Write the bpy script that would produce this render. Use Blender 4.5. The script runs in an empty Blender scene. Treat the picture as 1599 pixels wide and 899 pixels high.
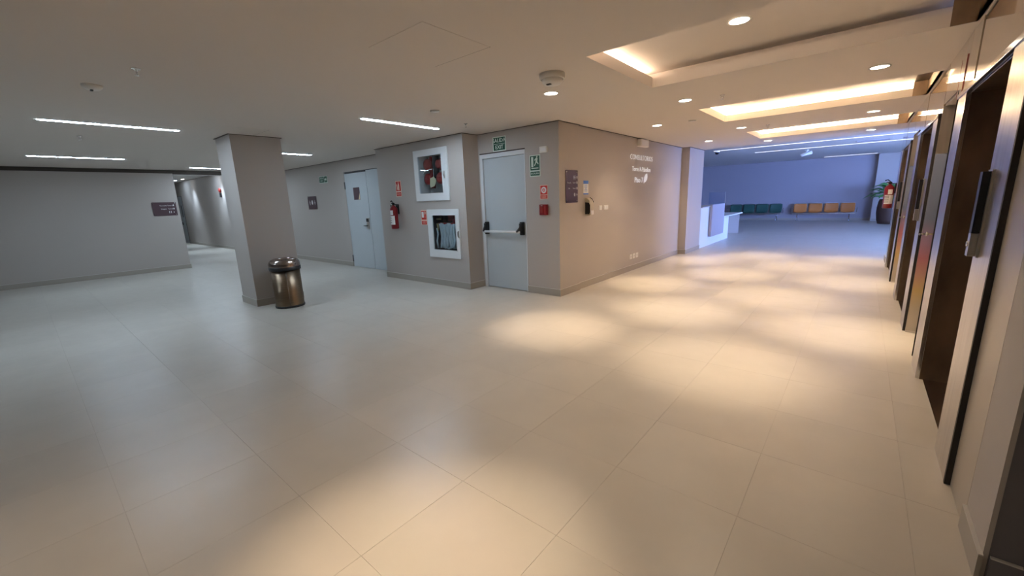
import bpy, bmesh, math, random
from mathutils import Vector, Matrix, Euler
random.seed(7)
PI = math.pi
SC = bpy.context.scene
COL = SC.collection

# ------------------------------------------------------------------ camera
CAM_H = 1.6
yaw, pitch, roll = math.radians(40.238), math.radians(12.102), math.radians(-2.14)
f = Vector((-math.sin(yaw)*math.cos(pitch), math.cos(yaw)*math.cos(pitch), -math.sin(pitch)))
r0 = Vector((math.cos(yaw), math.sin(yaw), 0.0))
d0 = f.cross(r0)                       # image-down
rt = r0*math.cos(roll) - d0*math.sin(roll)
dn = r0*math.sin(roll) + d0*math.cos(roll)
cam_data = bpy.data.cameras.new('camera'); cam = bpy.data.objects.new('camera', cam_data); COL.objects.link(cam)
Mc = Matrix(((rt.x, -dn.x, -f.x, 0), (rt.y, -dn.y, -f.y, 0), (rt.z, -dn.z, -f.z, CAM_H), (0, 0, 0, 1)))
cam.matrix_world = Mc
cam_data.sensor_width = 36.0
cam_data.lens = 640.0/1599.0*36.0
cam_data.clip_start = 0.02; cam_data.clip_end = 200
SC.camera = cam

# ------------------------------------------------------------------ world: pale blue overcast sky seen through the lounge windows
w = bpy.data.worlds.new('sky'); SC.world = w; w.use_nodes = True
bg = w.node_tree.nodes['Background']
bg.inputs['Color'].default_value = (0.27, 0.43, 1.0, 1); bg.inputs['Strength'].default_value = 27.0

# colour management
SC.view_settings.view_transform = 'Standard'; SC.view_settings.look = 'None'
SC.view_settings.gamma = 1; SC.view_settings.use_curve_mapping = False
SC.view_settings.exposure = 0.80

WARM = (1.0, 0.765, 0.53)
COOL = (0.64, 0.81, 1.0)
SPOT_W = 150.0          # downlight lamps
LED_E = 60.0            # cove strips
LINE_E = 54.0           # linear lamps

def portal(name, loc, rot, sx, sy):
    l = bpy.data.lights.new(name, 'AREA'); l.shape = 'RECTANGLE'; l.size = sx; l.size_y = sy
    l.cycles.is_portal = True
    o = bpy.data.objects.new(name, l); COL.objects.link(o); o.location = loc; o.rotation_euler = rot
    return o
portal('window_portal', (9.12, 15.9, 1.55), (0, PI/2, 0), 2.7, 4.0)
portal('window_portal', (6.0, 12.14, 1.55), (PI/2, 0, PI), 5.2, 2.7)

# ------------------------------------------------------------------ materials
def mat(name, col, rough=0.5, metal=0.0, noise=0.0, nscale=8.0, bump=0.0, bscale=60.0, coat=0.0, emit=None, estr=0.0, ior=1.5, aniso=None, trans=0.0):
    m = bpy.data.materials.new(name); m.use_nodes = True
    nt = m.node_tree; p = nt.nodes['Principled BSDF']
    c = (*col, 1)
    p.inputs['Base Color'].default_value = c
    p.inputs['Roughness'].default_value = rough; p.inputs['Metallic'].default_value = metal
    p.inputs['IOR'].default_value = ior
    p.inputs['Coat Weight'].default_value = coat; p.inputs['Coat Roughness'].default_value = 0.04
    if trans: p.inputs['Transmission Weight'].default_value = trans
    tc = nt.nodes.new('ShaderNodeTexCoord')
    if noise > 0:
        n = nt.nodes.new('ShaderNodeTexNoise'); n.inputs['Scale'].default_value = nscale; n.inputs['Detail'].default_value = 4
        if aniso:
            mp = nt.nodes.new('ShaderNodeMapping'); mp.inputs['Scale'].default_value = aniso
            nt.links.new(tc.outputs['Object'], mp.inputs['Vector']); nt.links.new(mp.outputs[0], n.inputs['Vector'])
        else: nt.links.new(tc.outputs['Object'], n.inputs['Vector'])
        r = nt.nodes.new('ShaderNodeMapRange'); r.inputs['From Min'].default_value = 0.3; r.inputs['From Max'].default_value = 0.7
        r.inputs['To Min'].default_value = 1-noise; r.inputs['To Max'].default_value = 1+noise
        nt.links.new(n.outputs['Fac'], r.inputs['Value'])
        mx = nt.nodes.new('ShaderNodeVectorMath'); mx.operation = 'SCALE'; mx.inputs[0].default_value = col
        nt.links.new(r.outputs[0], mx.inputs['Scale']); nt.links.new(mx.outputs[0], p.inputs['Base Color'])
    if bump > 0:
        n2 = nt.nodes.new('ShaderNodeTexNoise'); n2.inputs['Scale'].default_value = bscale
        if aniso:
            mp2 = nt.nodes.new('ShaderNodeMapping'); mp2.inputs['Scale'].default_value = aniso
            nt.links.new(tc.outputs['Object'], mp2.inputs['Vector']); nt.links.new(mp2.outputs[0], n2.inputs['Vector'])
        else: nt.links.new(tc.outputs['Object'], n2.inputs['Vector'])
        b = nt.nodes.new('ShaderNodeBump'); b.inputs['Strength'].default_value = bump; b.inputs['Distance'].default_value = 0.002
        nt.links.new(n2.outputs['Fac'], b.inputs['Height']); nt.links.new(b.outputs[0], p.inputs['Normal'])
    if emit:
        p.inputs['Emission Color'].default_value = (*emit, 1); p.inputs['Emission Strength'].default_value = estr
    return m

def glassmat(name, tint=(0.9, 0.95, 0.97), refl=0.12, rough=0.02, diffuse=0.0, dcol=(0.6, 0.7, 0.9)):
    m = bpy.data.materials.new(name); m.use_nodes = True; nt = m.node_tree; nt.nodes.clear()
    out = nt.nodes.new('ShaderNodeOutputMaterial'); tr = nt.nodes.new('ShaderNodeBsdfTransparent'); tr.inputs[0].default_value = (*tint, 1)
    gl = nt.nodes.new('ShaderNodeBsdfGlossy'); gl.inputs['Roughness'].default_value = rough
    lw = nt.nodes.new('ShaderNodeLayerWeight'); pw = nt.nodes.new('ShaderNodeMath'); pw.operation = 'POWER'; pw.inputs[1].default_value = 5
    nt.links.new(lw.outputs['Facing'], pw.inputs[0]); fr = nt.nodes.new('ShaderNodeMath'); fr.operation = 'MULTIPLY_ADD'; fr.inputs[1].default_value = 0.9; fr.inputs[2].default_value = 0.04
    nt.links.new(pw.outputs[0], fr.inputs[0])
    mx = nt.nodes.new('ShaderNodeMixShader'); nt.links.new(fr.outputs[0], mx.inputs[0]); nt.links.new(tr.outputs[0], mx.inputs[1]); nt.links.new(gl.outputs[0], mx.inputs[2])
    last = mx
    if diffuse > 0:
        df = nt.nodes.new('ShaderNodeBsdfDiffuse'); df.inputs[0].default_value = (*dcol, 1)
        m2 = nt.nodes.new('ShaderNodeMixShader'); m2.inputs[0].default_value = diffuse
        nt.links.new(mx.outputs[0], m2.inputs[1]); nt.links.new(df.outputs[0], m2.inputs[2]); last = m2
    nt.links.new(last.outputs[0], out.inputs['Surface'])
    return m

G = 0.654; TX = -0.311; TY = 0.749       # floor tile grid
def tilemat():
    m = mat('floor_tile', (0.56, 0.52, 0.46), 0.30, bump=0.05, bscale=120)
    nt = m.node_tree; p = nt.nodes['Principled BSDF']; L = nt.links
    geo = nt.nodes.new('ShaderNodeNewGeometry')
    sub = nt.nodes.new('ShaderNodeVectorMath'); sub.operation = 'SUBTRACT'; sub.inputs[1].default_value = (TX, TY, 0)
    dv = nt.nodes.new('ShaderNodeVectorMath'); dv.operation = 'DIVIDE'; dv.inputs[1].default_value = (G, G, 1000)
    fl = nt.nodes.new('ShaderNodeVectorMath'); fl.operation = 'FLOOR'
    wn = nt.nodes.new('ShaderNodeTexWhiteNoise')
    L.new(geo.outputs['Position'], sub.inputs[0]); L.new(sub.outputs[0], dv.inputs[0]); L.new(dv.outputs[0], fl.inputs[0]); L.new(fl.outputs[0], wn.inputs['Vector'])
    mr = nt.nodes.new('ShaderNodeMapRange'); mr.inputs['To Min'].default_value = 0.975; mr.inputs['To Max'].default_value = 1.025
    L.new(wn.outputs['Value'], mr.inputs['Value'])
    n = nt.nodes.new('ShaderNodeTexNoise'); n.inputs['Scale'].default_value = 3.0; n.inputs['Detail'].default_value = 6; L.new(geo.outputs['Position'], n.inputs['Vector'])
    mr2 = nt.nodes.new('ShaderNodeMapRange'); mr2.inputs['From Min'].default_value = .3; mr2.inputs['From Max'].default_value = .7; mr2.inputs['To Min'].default_value = 0.97; mr2.inputs['To Max'].default_value = 1.03
    L.new(n.outputs['Fac'], mr2.inputs['Value'])
    mu = nt.nodes.new('ShaderNodeMath'); mu.operation = 'MULTIPLY'; L.new(mr.outputs[0], mu.inputs[0]); L.new(mr2.outputs[0], mu.inputs[1])
    sc = nt.nodes.new('ShaderNodeVectorMath'); sc.operation = 'SCALE'; sc.inputs[0].default_value = (0.56, 0.52, 0.46); L.new(mu.outputs[0], sc.inputs['Scale'])
    L.new(sc.outputs[0], p.inputs['Base Color'])
    n3 = nt.nodes.new('ShaderNodeTexNoise'); n3.inputs['Scale'].default_value = 9; L.new(geo.outputs['Position'], n3.inputs['Vector'])
    mr3 = nt.nodes.new('ShaderNodeMapRange'); mr3.inputs['To Min'].default_value = 0.26; mr3.inputs['To Max'].default_value = 0.40
    L.new(n3.outputs['Fac'], mr3.inputs['Value']); L.new(mr3.outputs[0], p.inputs['Roughness'])
    return m

M = {}
M['tile'] = tilemat()
M['grout'] = mat('grout', (0.46, 0.42, 0.37), 0.8)
M['paint'] = mat('greige_wall_paint', (0.47, 0.425, 0.39), 0.6, bump=0.15, bscale=220)
M['ceil'] = mat('ceiling_paint', (0.70, 0.64, 0.585), 0.75, bump=0.08, bscale=150)
M['ceilcool'] = mat('lounge_ceiling_paint', (0.72, 0.70, 0.68), 0.75)
M['lilacpaint'] = mat('lilac_grey_wall_paint', (0.37, 0.34, 0.37), 0.6)
M['base'] = mat('baseboard_tile', (0.38, 0.34, 0.29), 0.35)
M['basetop'] = mat('baseboard_trim', (0.62, 0.60, 0.56), 0.3, metal=0.3)
M['reveal'] = mat('gap_shade_and_joint', (0.07, 0.055, 0.045), 0.7)  # dark colour painted for shadow gaps, also used for panel joints
M['darkgrey'] = mat('dark_grey_face', (0.16, 0.15, 0.165), 0.5, noise=0.04)  # darker grey for the near right wall face and its skirting
M['clad'] = mat('polished_beige_cladding', (0.40, 0.32, 0.235), 0.07, coat=1.0, ior=1.6)
M['cladmatt'] = mat('satin_beige_cladding', (0.46, 0.39, 0.31), 0.3)
M['steel'] = mat('brushed_steel', (0.55, 0.52, 0.49), 0.30, metal=1.0, noise=0.10, nscale=5, aniso=(6, 6, 0.5))
M['bronze'] = mat('dark_brushed_jamb', (0.23, 0.17, 0.12), 0.32, metal=1.0, noise=0.25, nscale=3, aniso=(2, 2, 0.8))
M['black'] = mat('black', (0.012, 0.011, 0.012), 0.35)
M['blackgap'] = mat('black_joint', (0.02, 0.015, 0.013), 0.6)
M['doorpaint'] = mat('pale_blue_grey_door_paint', (0.50, 0.545, 0.57), 0.38, noise=0.015, nscale=2)
M['framepaint'] = mat('white_frame_paint', (0.68, 0.70, 0.72), 0.4)
M['white'] = mat('white_enamel', (0.78, 0.80, 0.81), 0.35)
M['whiteplastic'] = mat('white_plastic', (0.80, 0.78, 0.74), 0.4)
M['chrome'] = mat('chrome', (0.75, 0.74, 0.73), 0.15, metal=1.0)
M['red'] = mat('red_enamel', (0.22, 0.006, 0.012), 0.28)
M['redsign'] = mat('red_sign', (0.62, 0.03, 0.02), 0.5)
M['green'] = mat('dark_green_sign', (0.004, 0.075, 0.035), 0.5)
M['lumi'] = mat('photoluminescent_white', (0.66, 0.76, 0.66), 0.6)
M['salmon'] = mat('sign_border', (0.85, 0.62, 0.50), 0.6)
M['plum'] = mat('plum_sign_panel', (0.085, 0.045, 0.055), 0.35)
M['paper'] = mat('paper', (0.85, 0.85, 0.85), 0.8)
M['bluepaper'] = mat('blue_print', (0.10, 0.25, 0.75), 0.7)
M['letter'] = mat('white_letter_acrylic', (0.95, 0.97, 1.0), 0.3, emit=(0.85, 0.93, 1.0), estr=0.2)  # faint glow added to the letter colour
M['bin'] = mat('bronze_steel_bin', (0.25, 0.185, 0.125), 0.34, metal=1.0, noise=0.12, nscale=4, aniso=(1, 1, 40))
M['binlid'] = mat('polished_bin_lid', (0.42, 0.36, 0.33), 0.18, metal=1.0, noise=0.05, nscale=6)
M['orange'] = mat('orange_seat', (0.62, 0.22, 0.05), 0.45)
M['greenseat'] = mat('dark_green_seat', (0.03, 0.10, 0.08), 0.45)
M['seatrim'] = mat('pale_seat_rim', (0.62, 0.60, 0.58), 0.4)
M['leaf'] = mat('leaf_green', (0.06, 0.26, 0.06), 0.4, noise=0.35, nscale=6)
M['stem'] = mat('plant_stem', (0.10, 0.16, 0.05), 0.6)
M['pot'] = mat('dark_brown_pot', (0.06, 0.028, 0.016), 0.65)
M['soil'] = mat('soil', (0.05, 0.035, 0.025), 0.9, noise=0.3, nscale=30)
M['desk'] = mat('white_desk_laminate', (0.84, 0.88, 0.90), 0.35)
M['lilac'] = mat('grey_lilac_board', (0.42, 0.40, 0.46), 0.5)
M['graydesk'] = mat('desk_end_laminate', (0.60, 0.57, 0.56), 0.5)
M['hose'] = mat('grey_canvas_hose', (0.46, 0.50, 0.52), 0.8, noise=0.12, nscale=20, aniso=(30, 1, 1))
M['niche'] = mat('niche_steel_lining', (0.60, 0.57, 0.55), 0.5)
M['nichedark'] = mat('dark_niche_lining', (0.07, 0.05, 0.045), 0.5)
M['brass'] = mat('brass', (0.55, 0.42, 0.22), 0.3, metal=1.0)
M['card'] = mat('cream_card_tag', (0.75, 0.62, 0.40), 0.8)
M['darkred'] = mat('dark_red_valve', (0.30, 0.02, 0.015), 0.35)
M['glass'] = glassmat('clear_glass')
M['acrylic'] = glassmat('frosted_acrylic', (0.75, 0.85, 1.0), diffuse=0.4, dcol=(0.55, 0.62, 0.8))
M['winglass'] = glassmat('window_glass', (0.97, 0.98, 1.0))
M['lamp'] = mat('lamp_lens', (0.9, 0.9, 0.9), 0.5, emit=(1.0, 0.90, 0.74), estr=14)
M['line'] = mat('linear_diffuser', (0.9, 0.9, 0.9), 0.5, emit=COOL, estr=LINE_E)
M['lineB'] = mat('lounge_linear_diffuser', (0.9, 0.9, 0.9), 0.5, emit=(0.95, 0.93, 1.0), estr=1.3)
M['led'] = mat('led_strip', (0.9, 0.9, 0.9), 0.5, emit=(1.0, 0.76, 0.50), estr=LED_E)
M['ledweak'] = mat('led_strip_dim', (0.9, 0.9, 0.9), 0.5, emit=(1.0, 0.78, 0.60), estr=20.0)
M['ledmid'] = mat('led_strip_mid', (0.9, 0.9, 0.9), 0.5, emit=(1.0, 0.78, 0.58), estr=13.0)
M['grad'] = mat('painted_reflection', (0.5, 0.5, 0.5), 0.15, coat=1.0)  # colour ramp paints a reflection on the lift wall
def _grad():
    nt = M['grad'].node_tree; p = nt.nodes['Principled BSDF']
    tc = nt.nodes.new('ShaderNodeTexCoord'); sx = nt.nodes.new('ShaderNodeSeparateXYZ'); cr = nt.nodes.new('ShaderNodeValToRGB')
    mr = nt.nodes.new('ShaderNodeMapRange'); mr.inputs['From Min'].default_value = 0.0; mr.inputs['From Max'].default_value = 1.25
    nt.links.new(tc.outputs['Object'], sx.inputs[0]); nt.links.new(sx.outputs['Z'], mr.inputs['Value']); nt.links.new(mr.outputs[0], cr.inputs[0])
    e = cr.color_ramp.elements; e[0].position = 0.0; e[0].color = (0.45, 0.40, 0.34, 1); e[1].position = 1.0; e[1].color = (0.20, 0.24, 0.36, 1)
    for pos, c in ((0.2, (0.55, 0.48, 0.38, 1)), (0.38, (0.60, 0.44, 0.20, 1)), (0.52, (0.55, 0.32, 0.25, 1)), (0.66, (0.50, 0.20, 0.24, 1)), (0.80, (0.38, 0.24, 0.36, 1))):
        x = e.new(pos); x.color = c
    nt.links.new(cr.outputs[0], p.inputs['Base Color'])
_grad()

# ------------------------------------------------------------------ mesh helpers
class MB:
    def __init__(s): s.v = []; s.f = []; s.sm = []
    def add(s, vs, fs, smooth=False):
        b = len(s.v); s.v += [tuple(v) for v in vs]; s.f += [tuple(i+b for i in q) for q in fs]; s.sm += [smooth]*len(fs); return s
    def box(s, x0, x1, y0, y1, z0, z1):
        if x0 > x1: x0, x1 = x1, x0
        if y0 > y1: y0, y1 = y1, y0
        if z0 > z1: z0, z1 = z1, z0
        return s.add([(x0,y0,z0),(x1,y0,z0),(x1,y1,z0),(x0,y1,z0),(x0,y0,z1),(x1,y0,z1),(x1,y1,z1),(x0,y1,z1)],
            [(0,3,2,1),(4,5,6,7),(0,1,5,4),(1,2,6,5),(2,3,7,6),(3,0,4,7)])
    def rbox(s, x0, x1, y0, y1, z0, z1, b=0.004, axis='y'):
        """box with the four corners round `axis` chamfered"""
        if axis == 'y': pts = lambda u, v, w: (u, w, v); a = (x0, x1, z0, z1, y0, y1)
        elif axis == 'x': pts = lambda u, v, w: (w, u, v); a = (y0, y1, z0, z1, x0, x1)
        else: pts = lambda u, v, w: (u, v, w); a = (x0, x1, y0, y1, z0, z1)
        u0, u1, v0, v1, w0, w1 = a
        pr = []
        for cx, cy, st in ((u1-b, v1-b, 0), (u0+b, v1-b, 1), (u0+b, v0+b, 2), (u1-b, v0+b, 3)):
            for k in range(4):
                t = (st + k/3)*PI/2; pr.append((cx+b*math.cos(t), cy+b*math.sin(t)))
        n = len(pr)
        vs = [pts(u, v, w0) for u, v in pr] + [pts(u, v, w1) for u, v in pr]
        fs = [tuple(range(n))[::-1], tuple(range(n, 2*n))] + [(i, (i+1) % n, n+(i+1) % n, n+i) for i in range(n)]
        return s.add(vs, fs)
    def prism(s, pts, y0, y1):
        """polygon in local x,z extruded along y"""
        n = len(pts); vs = [(x, y0, z) for x, z in pts] + [(x, y1, z) for x, z in pts]
        return s.add(vs, [tuple(range(n)), tuple(range(n, 2*n))[::-1]] + [(i, n+i, n+(i+1) % n, (i+1) % n) for i in range(n)])
    def lathe(s, prof, c=(0,0,0), n=32, axis='z', a0=0, a1=2*PI):
        full = abs(a1-a0-2*PI) < 1e-6; m = n if full else n+1; vs = []
        for r, h in prof:
            for k in range(m):
                t = a0+(a1-a0)*k/n; u, v = r*math.cos(t), r*math.sin(t)
                if axis == 'z': vs.append((c[0]+u, c[1]+v, c[2]+h))
                elif axis == 'y': vs.append((c[0]+u, c[1]+h, c[2]+v))
                else: vs.append((c[0]+h, c[1]+u, c[2]+v))
        fs = []
        for i in range(len(prof)-1):
            for k in range(n):
                k2 = (k+1) % m if full else k+1
                fs.append((i*m+k, i*m+k2, (i+1)*m+k2, (i+1)*m+k))
        return s.add(vs, fs, True)
    def tube(s, pts, r, n=8, caps=True):
        pts = [Vector(p) for p in pts]; N = len(pts); rs = r if isinstance(r, (list, tuple)) else [r]*N
        vs = []; up = None
        for i, p in enumerate(pts):
            t = (pts[min(i+1, N-1)]-pts[max(i-1, 0)]).normalized()
            if up is None: up = Vector((0, 0, 1)) if abs(t.z) < 0.9 else Vector((1, 0, 0))
            a = t.cross(up).normalized(); b = a.cross(t).normalized(); up = b
            for k in range(n):
                q = 2*PI*k/n; vs.append(p+a*(rs[i]*math.cos(q))+b*(rs[i]*math.sin(q)))
        fs = [(i*n+k, i*n+(k+1) % n, (i+1)*n+(k+1) % n, (i+1)*n+k) for i in range(N-1) for k in range(n)]
        s.add(vs, fs, True)
        if caps: s.add(vs[:n], [tuple(range(n))[::-1]]); s.add(vs[-n:], [tuple(range(n))])
        return s
    def disc(s, c, r, n=28, axis='z', rx=None):
        vs = []
        for k in range(n):
            t = 2*PI*k/n; u, v = r*math.cos(t), (rx or r)*math.sin(t)
            vs.append({'z': (c[0]+u, c[1]+v, c[2]), 'y': (c[0]+u, c[1], c[2]+v), 'x': (c[0], c[1]+u, c[2]+v)}[axis])
        return s.add(vs, [tuple(range(n))])
    def mesh(s, name):
        me = bpy.data.meshes.new(name); me.from_pydata(s.v, [], s.f)
        me.polygons.foreach_set('use_smooth', s.sm)
        bm = bmesh.new(); bm.from_mesh(me); bmesh.ops.remove_doubles(bm, verts=bm.verts, dist=1e-6) if any(s.sm) else None
        bmesh.ops.recalc_face_normals(bm, faces=bm.faces); bm.to_mesh(me); bm.free()
        return me
    def build(s, name, m, parent=None, label=None):
        me = s.mesh(name); me.materials.append(M[m] if isinstance(m, str) else m)
        o = bpy.data.objects.new(name, me); COL.objects.link(o)
        if parent is not None: o.parent = parent
        if label: o['label'] = label
        return o

def tag(o, label, cat, group=None):
    o['label'] = label; o['category'] = cat
    if group: o['group'] = group
    return o
def thing(name, label, cat, loc=(0,0,0), face='-y', group=None, rz=None):
    o = bpy.data.objects.new(name, None); o.empty_display_size = 0.1; COL.objects.link(o)
    o.location = loc; o.rotation_euler = (0, 0, {'-y': 0, '+x': PI/2, '-x': -PI/2, '+y': PI}[face] if rz is None else rz)
    return tag(o, label, cat, group)
def struct(o, label=None, cat=None):
    o['kind'] = 'structure'
    if label: o['label'] = label
    if cat: o['category'] = cat
    return o
def copy_thing(root, loc, label, group=None):
    r = root.copy(); COL.objects.link(r); r.location = loc; r['label'] = label
    if group: r['group'] = group
    for ch in list(root.children):
        c = ch.copy(); COL.objects.link(c); c.parent = r
        for g in list(ch.children):
            d = g.copy(); COL.objects.link(d); d.parent = c
    return r
FONT = None
def text(name, s, size, m, parent, x=0, z=0, out=0.002, depth=0.0006, align='CENTER', sx=1.0, bold=0.0, label=None):
    cu = bpy.data.curves.new(name, 'FONT'); cu.body = s; cu.size = size; cu.align_x = align; cu.align_y = 'CENTER'
    cu.extrude = depth; cu.offset = bold; cu.resolution_u = 2
    tmp = bpy.data.objects.new('tmp', cu); COL.objects.link(tmp)
    dg = bpy.context.evaluated_depsgraph_get(); dg.update()
    me = bpy.data.meshes.new_from_object(tmp.evaluated_get(dg)); bpy.data.objects.remove(tmp)
    me.transform(Matrix.Translation((x, -out, z)) @ Matrix.Rotation(PI/2, 4, 'X') @ Matrix.Diagonal((sx, 1, 1, 1)))
    me.name = name; me.materials.clear(); me.materials.append(M[m])
    o = bpy.data.objects.new(name, me); COL.objects.link(o); o.parent = parent
    if label: o['label'] = label
    return o
def rects_minus(x0, x1, y0, y1, holes):
    xs = sorted({x0, x1, *[min(max(h[0], x0), x1) for h in holes], *[min(max(h[1], x0), x1) for h in holes]})
    ys = sorted({y0, y1, *[min(max(h[2], y0), y1) for h in holes], *[min(max(h[3], y0), y1) for h in holes]})
    out = []
    for j in range(len(ys)-1):
        run = None
        for i in range(len(xs)-1):
            cx, cy = (xs[i]+xs[i+1])/2, (ys[j]+ys[j+1])/2
            hole = any(h[0] < cx < h[1] and h[2] < cy < h[3] for h in holes)
            if hole:
                if run: out.append(run); run = None
            else: run = (run[0], xs[i+1], ys[j], ys[j+1]) if run else (xs[i], xs[i+1], ys[j], ys[j+1])
        if run: out.append(run)
    return out

# ================================================================== STRUCTURE
H = 2.762; HL = 3.08                       # lobby ceiling, lounge ceiling
XE = 0.535; XC = -3.706; XP = -3.517; XL = -14.9
YD = 5.591; YE = 5.21; YW = 5.69; YF = 26.55; YLC = 12.7
NB = -7.0

# floor slab + tiles
fl = MB().box(-29.2, 9.2, NB-0.1, YF+0.2, -0.12, -0.0022).build('floor', 'grout'); struct(fl, 'pale beige-grey porcelain tile floor', 'floor')
areas = [(-14.9, 0.6, NB, 3.07), (-29.0, -3.6, 3.07, 5.75), (-3.8, 0.55, 3.07, 12.7), (0.5, 5.0, NB, 2.35), (-12.0, 9.0, 12.2, 26.6), (0.5, 1.1, 2.3, 12.3)]
tm = MB(); g = 0.0006; c = 0.0005; s_ = G-2*g
tm.add([(0,0,-0.0022),(s_,0,-0.0022),(s_,s_,-0.0022),(0,s_,-0.0022),(0,0,-c/2),(s_,0,-c/2),(s_,s_,-c/2),(0,s_,-c/2),(c,c,0),(s_-c,c,0),(s_-c,s_-c,0),(c,s_-c,0)],
    [(0,1,5,4),(1,2,6,5),(2,3,7,6),(3,0,4,7),(4,5,9,8),(5,6,10,9),(6,7,11,10),(7,4,8,11),(8,9,10,11)])
tme = tm.mesh('floor_tile'); tme.materials.append(M['tile'])
def pix(x, y, z=0):
    v = Vector((x, y, z-CAM_H)); d = v.dot(f)
    return (799.5+640*v.dot(rt)/d, 449.5+640*v.dot(dn)/d, d)
cells = []
i0, i1 = math.floor((-29-TX)/G), math.ceil((9-TX)/G); j0, j1 = math.floor((NB-TY)/G), math.ceil((26.6-TY)/G)
for i in range(i0, i1):
    for j in range(j0, j1):
        x, y = TX+i*G, TY+j*G; cx, cy = x+G/2, y+G/2
        if not any(a[0]-0.2 < cx < a[1]+0.2 and a[2]-0.2 < cy < a[3]+0.2 for a in areas): continue
        u, v, d = pix(cx, cy)
        inview = d > 0.3 and -150 < u < 1750 and v < 1050
        cells.append(((0 if inview else 1), (cx*cx+cy*cy), x, y))
cells.sort()
for _, _, x, y in cells[:300]:
    o = bpy.data.objects.new('tile', tme); COL.objects.link(o); o.parent = fl; o.location = (x+g, y+g, 0)
rest = MB()
for _, _, x, y in cells[300:]:
    rest.add([(x+g+p[0], y+g+p[1], p[2]) for p in tm.v], tm.f)
ro = rest.build('tile_field', 'tile', fl); ro['kind'] = 'stuff'

# ceiling with three lobby coves
COVES = [(-1.92, XE-0.02, 3.352, 4.806), (-1.92, XE-0.02, 6.535, 8.01), (-1.92, XE-0.02, 9.75, 11.22)]
PAN = [(-2.98, -2.325, 1.94, 2.6)]
cl = MB()
holes = [(a[0]-0.012, a[1], a[2]-0.012, a[3]+0.012) for a in COVES]
for a in rects_minus(XL-0.1, 5.1, NB-0.1, 2.3, []): cl.box(a[0], a[1], a[2], a[3], H, H+0.05)
for a in rects_minus(XL-0.1, XE+0.02, 2.3, YLC, holes): cl.box(a[0], a[1], a[2], a[3], H, H+0.05)
cl.box(-4.0, XE+0.02, YLC-0.02, YLC, H, HL+0.05)
ceil = cl.build('ceiling', 'ceil'); struct(ceil, 'smooth off-white plaster lobby ceiling with three recessed coves', 'ceiling')
lc = MB().box(-12.1, 9.1, 12.2, YF+0.1, HL, HL+0.05).box(0.55, 9.1, 12.2, 12.25, 2.7, HL).build('ceiling_lounge', 'ceilcool'); struct(lc, 'higher lounge ceiling in bluish daylight', 'ceiling')
cc = MB().box(-29.1, XL-0.1, 2.9, YW+0.1, 3.1, 3.15).box(XL-0.1, XL, 3.05, YW+0.05, 2.64, 3.15).build('ceiling_corridor', 'ceilcool'); struct(cc, 'corridor ceiling beyond a shallow beam', 'ceiling')
for ci, (x0, x1, y0, y1) in enumerate(COVES):
    zl, zt, e = H+0.105, H+0.185, 0.17
    m = MB()
    t = 0.012; xk = x1-0.14
    # upstands of the opening
    m.box(x0-t, x0, y0-t, y1+t, H, zl); m.box(x0, xk, y0-t, y0, H, zl); m.box(x0, xk, y1, y1+t, H, zl)
    # ledges, outer walls and top panel
    m.box(x0-e, x0-t, y0-e, y1+e, zl-0.012, zl); m.box(x0, xk, y0-e, y0-t, zl-0.012, zl); m.box(x0, xk, y1+t, y1+e, zl-0.012, zl)
    m.box(x0-e-t, x0-e, y0-e, y1+e, zl, zt+0.02); m.box(x0-e, x1, y0-e-t, y0-e, zl-0.1, zt+0.02); m.box(x0-e, x1, y1+e, y1+e+t, zl-0.1, zt+0.02)
    m.box(x0-e, x1+0.03, y0-e, y1+e, zt, zt+0.02)
    cv = m.build('cove', 'ceil', ceil)
    k = MB()
    k.box(xk, x1, y0-t, y0, H+0.001, zt); k.box(xk, x1, y1, y1+t, H+0.001, zt); k.box(x1, x1+0.01, y0, y1, H, zt); k.box(xk, x1, y0, y1, zt-0.004, zt-0.001)
    k.build('cove_end_lining', 'bronze', cv, 'dark bronze lining at the lift wall end')
    def strip(a, b, c_, d_, mm): MB().box(a, b, c_, d_, zl+0.001, zl+0.014).build('led_strip', mm, cv)
    strong = 'led' if ci else 'ledweak'
    strip(x0-0.11, x0-0.08, y0-0.05, y1+0.05, 'led' if ci else 'ledmid')
    strip(x0, xk, y0-0.11, y0-0.08, strong)
    if ci: strip(x0, xk, y1+0.08, y1+0.11, strong)

# walls
def wall(name, boxes, m='paint', label=None):
    mb = MB()
    for b in boxes: mb.box(*b)
    return struct(mb.build(name, m), label, 'wall' if label else None)
wall('wall_left', [(XL-0.2, XL, NB, 3.07, 0, H), (-29.0, XL-0.2, 2.87, 3.07, 0, 3.12), (XL-0.2, XL, 2.87, 3.07, H, 3.12)], label='long plain greige wall at the left')
wall('wall_corridor_end', [(-29.1, -29.0, 2.9, 5.8, 0, 3.12)], label='end wall of the far corridor')
D2 = (-27.55, -26.75, 0, 2.42)
wl = [(a[0], a[1], YW, YW+0.15, a[2], a[3]) for a in rects_minus(-29.0, -8.12, 0, 3.1, [(-10.40, -8.70, 0, 2.46), D2])]
wall('wall_ward', wl+[(-10.5, -8.6, YW+0.05, YW+0.15, 0, 2.6), (-27.7, -26.6, YW+0.05, YW+0.15, 0, 2.6)], label='greige wall with double door and corridor beyond')
N1 = (-6.68, -5.92, 1.745, 2.505); N2 = (-6.38, -5.645, 0.675, 1.40)
wx = [(a[0], a[1], YE, YE+0.3, a[2], a[3]) for a in rects_minus(-8.096, -5.412, 0, H, [N1, N2])]
wall('wall_center', wx+[(-8.096, -5.412, YE+0.3, YE+0.6, 0, H)], label='greige wall carrying the two hose cabinets')
DR = (-5.38, -4.344, -0.1, 2.414)
we = [(a[0], a[1], YD, YD+0.1, a[2], a[3]) for a in rects_minus(-5.412, -3.9, 0, H, [DR])]
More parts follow.
